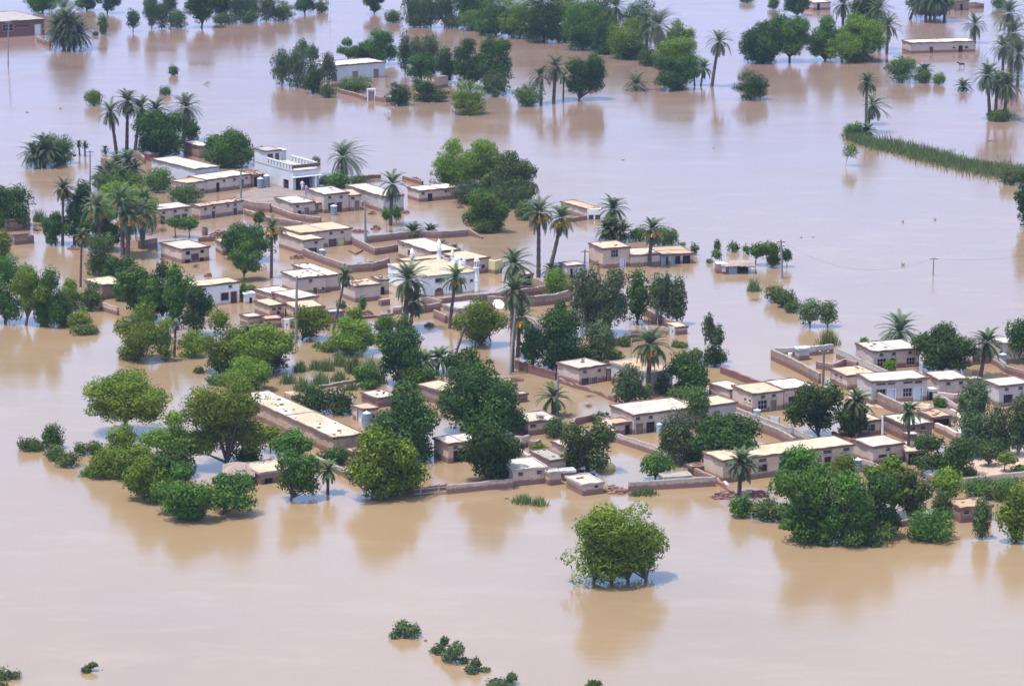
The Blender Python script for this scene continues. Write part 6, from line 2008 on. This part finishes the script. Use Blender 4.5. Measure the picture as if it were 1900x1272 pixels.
# lower left
t('A', 162, 690, 306, 778, 806, 'light green acacia with open limbs, topmost of the lower left clump', bx=232, dens=.95, blobs=[(.24, .34, .26, .26), (.5, .25, .3, .26), (.5, .5, .34, .3), (.78, .5, .24, .3), (.45, .75, .30, .26), (.22, .74, .18, .2), (.72, .78, .2, .2)])
t('A', 348, 714, 488, 838, 866, 'large green acacia with a visible trunk beside the long blotched building', bx=420, blobs=[(.30, .35, .3, .3), (.65, .32, .32, .3), (.5, .6, .4, .28), (.80, .70, .2, .28), (.25, .75, .22, .2)])
t('A', 264, 766, 370, 868, 874, 'rounded light green tree in the middle of the lower left clump')
t('A', 186, 790, 278, 882, 886, 'light green tree at the left of the lower left clump')
t('S', 164, 836, 214, 890, None, 'reedy pale bush at the left foot of the lower left clump', leafkind='A')
t('G', 228, 850, 308, 926, 930, 'dark low tree with yellow green tips in the lower left clump', leafkind='Y')
t('G', 284, 862, 402, 962, 960, 'dark leafy tree at the lowest point of the lower left clump', leafkind='G')
t('R', 262, 842, 330, 900, 912, 'dark undergrowth tree inside the lower left clump')
t('G', 392, 876, 474, 946, 955, 'dark tree before the thatch canopy, standing in water', bx=404)
t('R', 300, 826, 362, 880, 884, 'shaded tree behind the lower left dark trees')
t('S', 430, 826, 484, 868, None, 'dark bushes under the large green acacia', leafkind='R')
t('S', 78, 786, 118, 834, None, 'light bush standing in the open water, lower left', leafkind='G')
t('S', 33, 812, 82, 838, None, 'low flat bush leftmost in the lower left water')
t('S', 82, 824, 120, 856, None, 'twiggy bush below the light one at the lower left')
t('S', 104, 838, 148, 868, None, 'thin spreading weeds right of the twiggy bush', loose=.5, dens=.6)
t('S', 138, 820, 160, 846, None, 'small dark bush between weeds and the lower left clump')
t('S', 158, 818, 190, 844, None, 'small dark bush touching the lower left clump')
t('G', 480, 788, 524, 818, 838, 'light leafy branch tree beside the long blotched building', leafkind='A')
t('G', 500, 798, 578, 846, 852, 'green bush tree before the wall of the long blotched building')
t('G', 517, 840, 592, 912, 927, 'bright green tree in the front water beside the short palm', bx=535)
t('S', 592, 830, 646, 864, None, 'bush at the near corner of the long blotched building', leafkind='R')
t('S', 360, 680, 380, 693, None, 'tiny bush alone in the water above the large green acacia')
t('S', 384, 694, 432, 716, None, 'dark bush left of the bright light green tree')
t('A', 1070, 944, 1228, 1070, 1079, 'lone tree standing in the open front water', trunks=4, leafkind='A', dens=1.3, depth=.8, blobs=[(.34, .31, .31, .31), (.56, .48, .40, .36), (.78, .56, .24, .28), (.36, .68, .33, .30), (.62, .70, .30, .26)])
t('S', 725, 1151, 778, 1184, None, 'largest leftmost bush of the bottom middle row', dens=.75, loose=.5, leafkind='E', blobs=[(.4,.5,.38,.42),(.72,.6,.3,.34),(.15,.8,.18,.2)])
t('S', 798, 1182, 832, 1214, None, 'pointed second bush of the bottom middle row', dens=.75, loose=.5, leafkind='E', blobs=[(.75,.3,.2,.34),(.5,.55,.3,.34),(.3,.8,.28,.22)])
t('S', 820, 1192, 870, 1232, None, 'third bush of the bottom middle row, tall and grey', dens=.75, loose=.5, leafkind='E', blobs=[(.55,.35,.34,.36),(.3,.65,.28,.28),(.85,.85,.2,.16)])
t('S', 864, 1222, 908, 1250, None, 'fourth bush of the bottom middle row', dens=.75, loose=.5, leafkind='E', blobs=[(.5,.4,.22,.42),(.3,.75,.28,.25),(.8,.85,.22,.16)])
t('S', 904, 1249, 958, 1278, None, 'fifth bush of the bottom middle row, cut by the lower edge', dens=.75, loose=.5, leafkind='E', blobs=[(.35,.6,.34,.38),(.85,.25,.16,.28),(.65,.7,.3,.3)])
t('S', 1086, 1261, 1116, 1282, None, 'tiny bush at the bottom edge below the lone tree', leafkind='G')
t('S', 152, 1229, 178, 1248, None, 'small bush leaning right at the bottom left', dens=.75, loose=.5, leafkind='E', blobs=[(.75,.25,.25,.25),(.4,.6,.3,.4)])
t('S', -12, 1239, 36, 1264, None, 'bush at the bottom left corner', dens=.75, loose=.5, leafkind='E', blobs=[(.5,.5,.35,.4),(.85,.6,.2,.3)])
t('S', -16, 1264, 16, 1290, None, 'second bush right in the bottom left corner')

t('S', 885, 38, 930, 66, None, 'dark undergrowth at the foot of the first rounded grove tree', leafkind='R')
t('S', 925, 40, 975, 70, None, 'dark undergrowth at the foot of the second rounded grove tree', leafkind='R')
t('S', 970, 44, 1020, 73, None, 'dark undergrowth at the foot of the third rounded grove tree', leafkind='R')
t('S', 1012, 46, 1062, 80, None, 'dark undergrowth at the foot of the fourth rounded grove tree', leafkind='G')
t('S', 1055, 56, 1108, 92, None, 'dark undergrowth at the foot of the fifth rounded grove tree', leafkind='R')
t('S', 1100, 62, 1150, 102, None, 'dark undergrowth at the foot of the seventh rounded grove tree', leafkind='R')
t('S', 1142, 70, 1192, 112, None, 'dark undergrowth before the eighth rounded grove tree', leafkind='R')
t('S', 1186, 90, 1236, 124, None, 'dark undergrowth at the foot of the dry fronded palm', leafkind='R')
t('S', 1560, 80, 1625, 117, None, 'dark skirt of bushes under the big round crown', leafkind='R')
t('S', 1385, 88, 1440, 118, None, 'dark skirt of bushes under the left dark green tree, upper right', leafkind='R')
t('S', 820, 30, 856, 54, None, 'grey bush between the grove eucalyptus stems', leafkind='E')
t('S', 758, 24, 800, 52, None, 'grey bush at the left end of the grove', leafkind='E')
t('S', 395, 24, 440, 46, None, 'low bushes right of the broad dark trunked tree', leafkind='E')
t('S', 440, 20, 480, 44, None, 'low bushes under the top edge eucalyptus pair', leafkind='E')
t('S', 588, 632, 632, 654, None, 'small bushes above the reed bed', leafkind='A')
t('S', 628, 628, 668, 656, None, 'leafy low bush at the foot of the light rounded bush tree', leafkind='A')
t('S', 394, 640, 440, 692, None, 'bushes between the two spreading left middle trees', leafkind='G')
t('S', 480, 640, 532, 690, None, 'dark bushes under the dense green spreading tree', leafkind='R')
t('S', 255, 520, 300, 600, None, 'bushes filling the gap before the tall dark tree at left', leafkind='G')
t('S', 62, 560, 100, 606, None, 'bushes at the water edge of the left shore', leafkind='G')
t('S', 1010, 640, 1060, 690, None, 'dark bushes under the big dark tree by the red brick wall', leafkind='R')
t('S', 1080, 560, 1130, 618, None, 'undergrowth below the large grey green tree', leafkind='E')
t('S', 870, 350, 915, 384, None, 'bushes under the light green feathery trees', leafkind='G')
t('S', 800, 300, 850, 348, None, 'left flank bushes of the great clump', leafkind='A')

# reed tufts
for i_, (a_, b_, c_, d_, l_) in enumerate([(545, 666, 570, 690, 'brown reed tuft left of the reed bed'), (572, 664, 600, 686, 'reed clump second from the left in the reed bed'), (590, 660, 622, 688, 'wide reed clump in the reed bed, upper row'),
        (616, 652, 646, 680, 'reed clump under the light rounded bush tree'), (640, 650, 674, 692, 'tall reed clump in the middle of the reed bed'), (666, 654, 706, 700, 'tall grey reed clump at the right of the reed bed'),
        (612, 684, 646, 708, 'lower reed clump in the middle of the reed bed'), (578, 684, 612, 716, 'dark reed clump below the wide one'), (520, 688, 552, 712, 'dark low reeds at the left of the reed bed'),
        (546, 694, 576, 724, 'reed clump beside the dark low reeds'), (580, 632, 602, 646, 'small reed tuft below the airy small tree'), (640, 706, 664, 724, 'tiny reed tuft above the low wall top'),
        (541, 612, 552, 628, 'thin reed tuft at the concrete pole foot'), (690, 676, 716, 712, 'reed clump against the dark shaggy tree'),
        (1386, 513, 1410, 541, 'reed tuft alone in the water below the shack'), (1518, 606, 1556, 640, 'reed clump behind the walled compound'),
        (1184, 903, 1222, 918, 'green water plants at the low reddish front wall'), (1168, 906, 1190, 920, 'dark water plants left of the green ones'),
        (950, 912, 990, 934, 'sparse floating grass before the front boundary wall'), (986, 918, 1016, 938, 'thin grass right of the sparse floating grass'),
        (60, 384, 86, 412, 'grey reeds right of the left edge tree'), (836, 590, 850, 604, 'small tuft at the foot of the mosque palm'), (788, 596, 806, 606, 'tuft in the bare water right of the star shaped palm'),
        (902, 664, 914, 674, 'small tuft in the water above the biggest dark tree'), (1246, 628, 1262, 644, 'spiky tuft in the water under the white gate'), (150, 860, 176, 884, 'reeds left of the lower left clump'),
        (1790, 860, 1812, 884, 'reeds at the left of the dry yard'), (560, 586, 576, 600, 'grass tuft below the straw roof behind the pole')]):
    reeds(l_, a_, b_, c_, d_)

# reed bank sweeping to the right edge: uncountable blades
def bank():
    pts = [(1580, 250, 14), (1612, 262, 20), (1660, 270, 24), (1720, 285, 26), (1780, 300, 26), (1840, 312, 24), (1900, 320, 24), (1950, 326, 24)]
    Vs, Ts = [], []
    for i in range(len(pts) - 1):
        for j in range(9):
            q = j / 9
            x = pts[i][0] * (1 - q) + pts[i + 1][0] * q; y = pts[i][1] * (1 - q) + pts[i + 1][1] * q; w = pts[i][2]
            P = at(x, y + 5); s = scl(P.y)
            V, T = blades(int(rnd.uniform(190, 380)), 2.8, w / s * rnd.uniform(6, 8.5), rnd.uniform(8, 17) / s, .38, .05, .4)
            Vs.append(V + np.array(P)); Ts.append(np.clip(T, 0, 1))
    o = facemesh('reed_bank', np.concatenate(Vs), 3, L_['N'], np.concatenate(Ts))
    tag(o, 'long curving bank of green reeds in the right flood', 'reeds', kind='stuff')
bank()

# ---------------------------------------------------------------- people and the calf
def skinned(name, pts, edges, rad, mat, parent, root=0, lv=1):
    me = bpy.data.meshes.new(name)
    me.from_pydata(pts, edges, [])
    o = obj(name, me, parent)
    md = o.modifiers.new('skin', 'SKIN')
    for i, r in enumerate(rad):
        me.skin_vertices[0].data[i].radius = (r, r) if not isinstance(r, tuple) else r
        me.skin_vertices[0].data[i].use_root = (i == root)
    md.use_smooth_shade = True
    s = o.modifiers.new('sub', 'SUBSURF'); s.levels = lv; s.render_levels = lv
    me.materials.append(mat)
    return o

SK = plain_mat('brown_skin', (.22, .12, .08), .6, .1)
HAIR = plain_mat('black_hair', (.015, .012, .012), .6, .1)
def person(label, px, py, rz, shirt, legs, h=1.7, z0=.06, arm=0.2, stride=.06):
    P = at(px, py, z0); root = empty('person', P, label, 'person', rz, 'people standing about the village')
    k = h / 1.75
    def S(*a): return tuple(x * k for x in a)
    pts = [S(0, 0, .95), S(0, 0, 1.15), S(0, 0, 1.38), S(0, 0, 1.5), S(0, -.01, 1.58), S(0, -.015, 1.68)]
    ed = [(0, 1), (1, 2), (2, 3), (3, 4), (4, 5)]
    rad = [.13 * k, .125 * k, .13 * k, .055 * k, .085 * k, .08 * k]
    hands = []
    for sg in (-1, 1):
        b = len(pts)
        a = arm * sg
        pts += [S(sg * .19, 0, 1.40), S(sg * .25 + a * .15, -.03, 1.13), S(sg * .27 + a * .2, -.12, .90), S(sg * .27 + a * .2, -.15, .83)]
        ed += [(2, b), (b, b + 1), (b + 1, b + 2), (b + 2, b + 3)]
        rad += [.06 * k, .042 * k, .03 * k, .034 * k]
        for f in range(4):   # fingers
            q = len(pts); fx = sg * .27 + a * .2 + (f - 1.5) * .018
            pts += [S(fx, -.155, .79), S(fx, -.14, .80 - (.075, .09, .085, .065)[f])]
            ed += [(b + 3, q), (q, q + 1)]; rad += [.009, .007]
        q = len(pts)
        pts += [S(sg * .235 + a * .2, -.18, .82), S(sg * .23 + a * .2, -.19, .79)]
        ed += [(b + 3, q), (q, q + 1)]; rad += [.010, .008]
        b = len(pts)
        pts += [S(sg * .09, 0, .90), S(sg * .10, -.02 + sg * stride, .50), S(sg * .105, sg * stride * 1.5, .08), S(sg * .11, -.14 + sg * stride * 1.5, .03)]
        ed += [(0, b), (b, b + 1), (b + 1, b + 2), (b + 2, b + 3)]
        rad += [.088 * k, .058 * k, .038 * k, .032 * k]
    body = skinned('body', pts, ed, rad, SK, root)
    # long loose shirt, trousers, hair
    m = MB(); n = 14
    prof = [(.085, 1.50), (.19, 1.43), (.185, 1.2), (.175, 1.0), (.205, .78), (.225, .60)]
    for r, z in prof:
        for i in range(n):
            tt = 6.283 * i / n; rr = r * (1 + .06 * math.sin(tt * 5) * (1.5 - z))
            m.v.append((rr * math.cos(tt) * k, rr * math.sin(tt) * .68 * k, z * k))
    for j in range(len(prof) - 1):
        for i in range(n):
            i2 = (i + 1) % n; m.f.append((j * n + i, j * n + i2, (j + 1) * n + i2, (j + 1) * n + i))
    for sg in (-1, 1):
        m.tube([S(sg * .15, 0, 1.42), S(sg * .23 + arm * sg * .1, -.01, 1.22), S(sg * .255 + arm * sg * .18, -.07, 1.03)], [.078 * k, .066 * k, .06 * k], 8)
    m.build('shirt', shirt, root, True)
    m = MB()
    for sg in (-1, 1):
        m.tube([S(sg * .08, 0, .88), S(sg * .10, -.02 + sg * stride, .50), S(sg * .105, sg * stride * 1.5, .10)], [.115 * k, .092 * k, .062 * k], 8)
    m.build('trousers', legs, root, True)
    m = MB(); m.lathe([(.094, 1.63), (.104, 1.70), (.085, 1.76), (.03, 1.785)], (0, .015), 12)
    hr = m.build('hair', HAIR, root, True); hr.scale = (k, k, k)
    m = MB()
    m.lathe([(.012, 1.615), (.014, 1.64), (.004, 1.66)], (0, -.105), 6)
    for sg in (-1, 1): m.lathe([(.006, 1.652), (.010, 1.66), (.006, 1.668)], (sg * .032, -.088), 6); m.lathe([(.008, 1.62), (.018, 1.645), (.008, 1.67)], (sg * .092, -.01), 6)
    m.box(-.025, -.098, 1.582, .025, -.085, 1.59)
    fc = m.build('face', SK, root); fc.scale = (k, k, k)
    return root

def cloth(nm, c): return plain_mat(nm, c, .9, .15, 6)
C1, C2, C3, C4, C5, C6 = cloth('pink_cotton', (.55, .33, .45)), cloth('white_cotton', (.66, .66, .70)), cloth('maroon_cotton', (.26, .04, .07)), cloth('pale_blue_cotton', (.38, .48, .58)), cloth('navy_cotton', (.03, .045, .12)), cloth('mauve_cotton', (.34, .27, .48))
person('person in a pink shirt and navy trousers in the group under the trees', 311, 616, .3, C1, C5)
person('person in a pale blue shirt in the group, next to the pink shirt', 315.5, 619, -.2, C4, C5, 1.68)
person('person in a maroon shirt and navy trousers in the group under the dark trees', 323, 617.5, .1, C3, C5, 1.74)
person('person in mauve clothes standing behind the maroon shirt', 328.5, 613, -.5, C6, C5, 1.65)
person('person in white clothes at the far left back of the group', 303.5, 610, .6, C2, C2, 1.7)
person('person in white clothes at the right back of the group', 339, 611, -.6, C2, C6, 1.66)
person('child in white and pale blue at the right of the group', 351, 620, .1, C2, C5, 1.1)
person('second, smaller child in pale blue right of the other child', 360, 621, -.3, C4, C1, 1.0)
person('person in white clothes standing in the dark garage of the two-storey house', 561, 354, .2, C2, C2, 1.72)
person('person in mauve clothes walking before the garage of the two-storey house', 568.5, 362, -.2, C6, C6, 1.7)

def calf():
    P = at(1784, 124.5); root = empty('calf', P, 'dark brown calf wading alone before the pink mud house', 'animal', 0)
    brown = plain_mat('dark_hide', (.035, .022, .024), .8, .3, 6)
    pts = [(.45, 0, .62), (.15, 0, .60), (-.25, 0, .64), (-.48, 0, .72), (-.66, 0, .92), (-.84, 0, .86), (-.96, 0, .80)]
    ed = [(0, 1), (1, 2), (2, 3), (3, 4), (4, 5), (5, 6)]
    rad = [.15, .19, .20, .13, .10, .09, .055]
    for x, y, j in ((.42, .11, 0), (.42, -.11, 0), (-.3, .12, 2), (-.3, -.12, 2)):
        b = len(pts)
        if j == 0: pts += [(x + .02, y, .42), (x + .10, y, .20), (x + .03, y, -.1)]
        else: pts += [(x, y, .40), (x - .01, y, .18), (x, y, -.1)]
        ed += [(j, b), (b, b + 1), (b + 1, b + 2)]; rad += [.075, .04, .03]
    for sg in (-1, 1):
        b = len(pts); pts.append((-.72, sg * .15, .98)); ed.append((4, b)); rad.append(.03)
    b = len(pts); pts += [(.60, 0, .66), (.66, 0, .34)]; ed += [(0, b), (b, b + 1)]; rad += [.025, .02]
    skinned('body', pts, ed, rad, brown, root, 1)
calf()

# ---------------------------------------------------------------- stray wires of leaf clumps hanging about are left out

GROUPS = {'date_palm': 'date palms standing in the flood', 'acacia_tree': 'trees standing in the flood', 'broadleaf_tree': 'trees standing in the flood',
          'mango_tree': 'trees standing in the flood', 'eucalyptus_tree': 'eucalyptus trees', 'shrub': 'shrubs rising out of the flood', 'reed_clump': 'reed clumps in the flood',
          'mud_house': 'mud houses of the flooded village', 'storehouse': 'storehouses of the village', 'yard_boundary': 'yard walls of the village', 'outhouse': 'small outhouses of the village',
          'water_tank': 'water tanks of the village', 'utility_pole': 'poles of the village', 'rubble_heap': 'rubble heaps', 'floating_debris': 'debris floating on the flood',
          'fence_post': 'thin posts on the brown wall', 'gate': 'metal gates of the yards', 'power_line': 'power lines', 'satellite_dish': 'satellite dishes', 'long_building': 'long low buildings'}
for o in list(COL.objects):
    if o.parent is None and 'group' not in o and o.name.split('.')[0] in GROUPS:
        o['group'] = GROUPS[o.name.split('.')[0]]
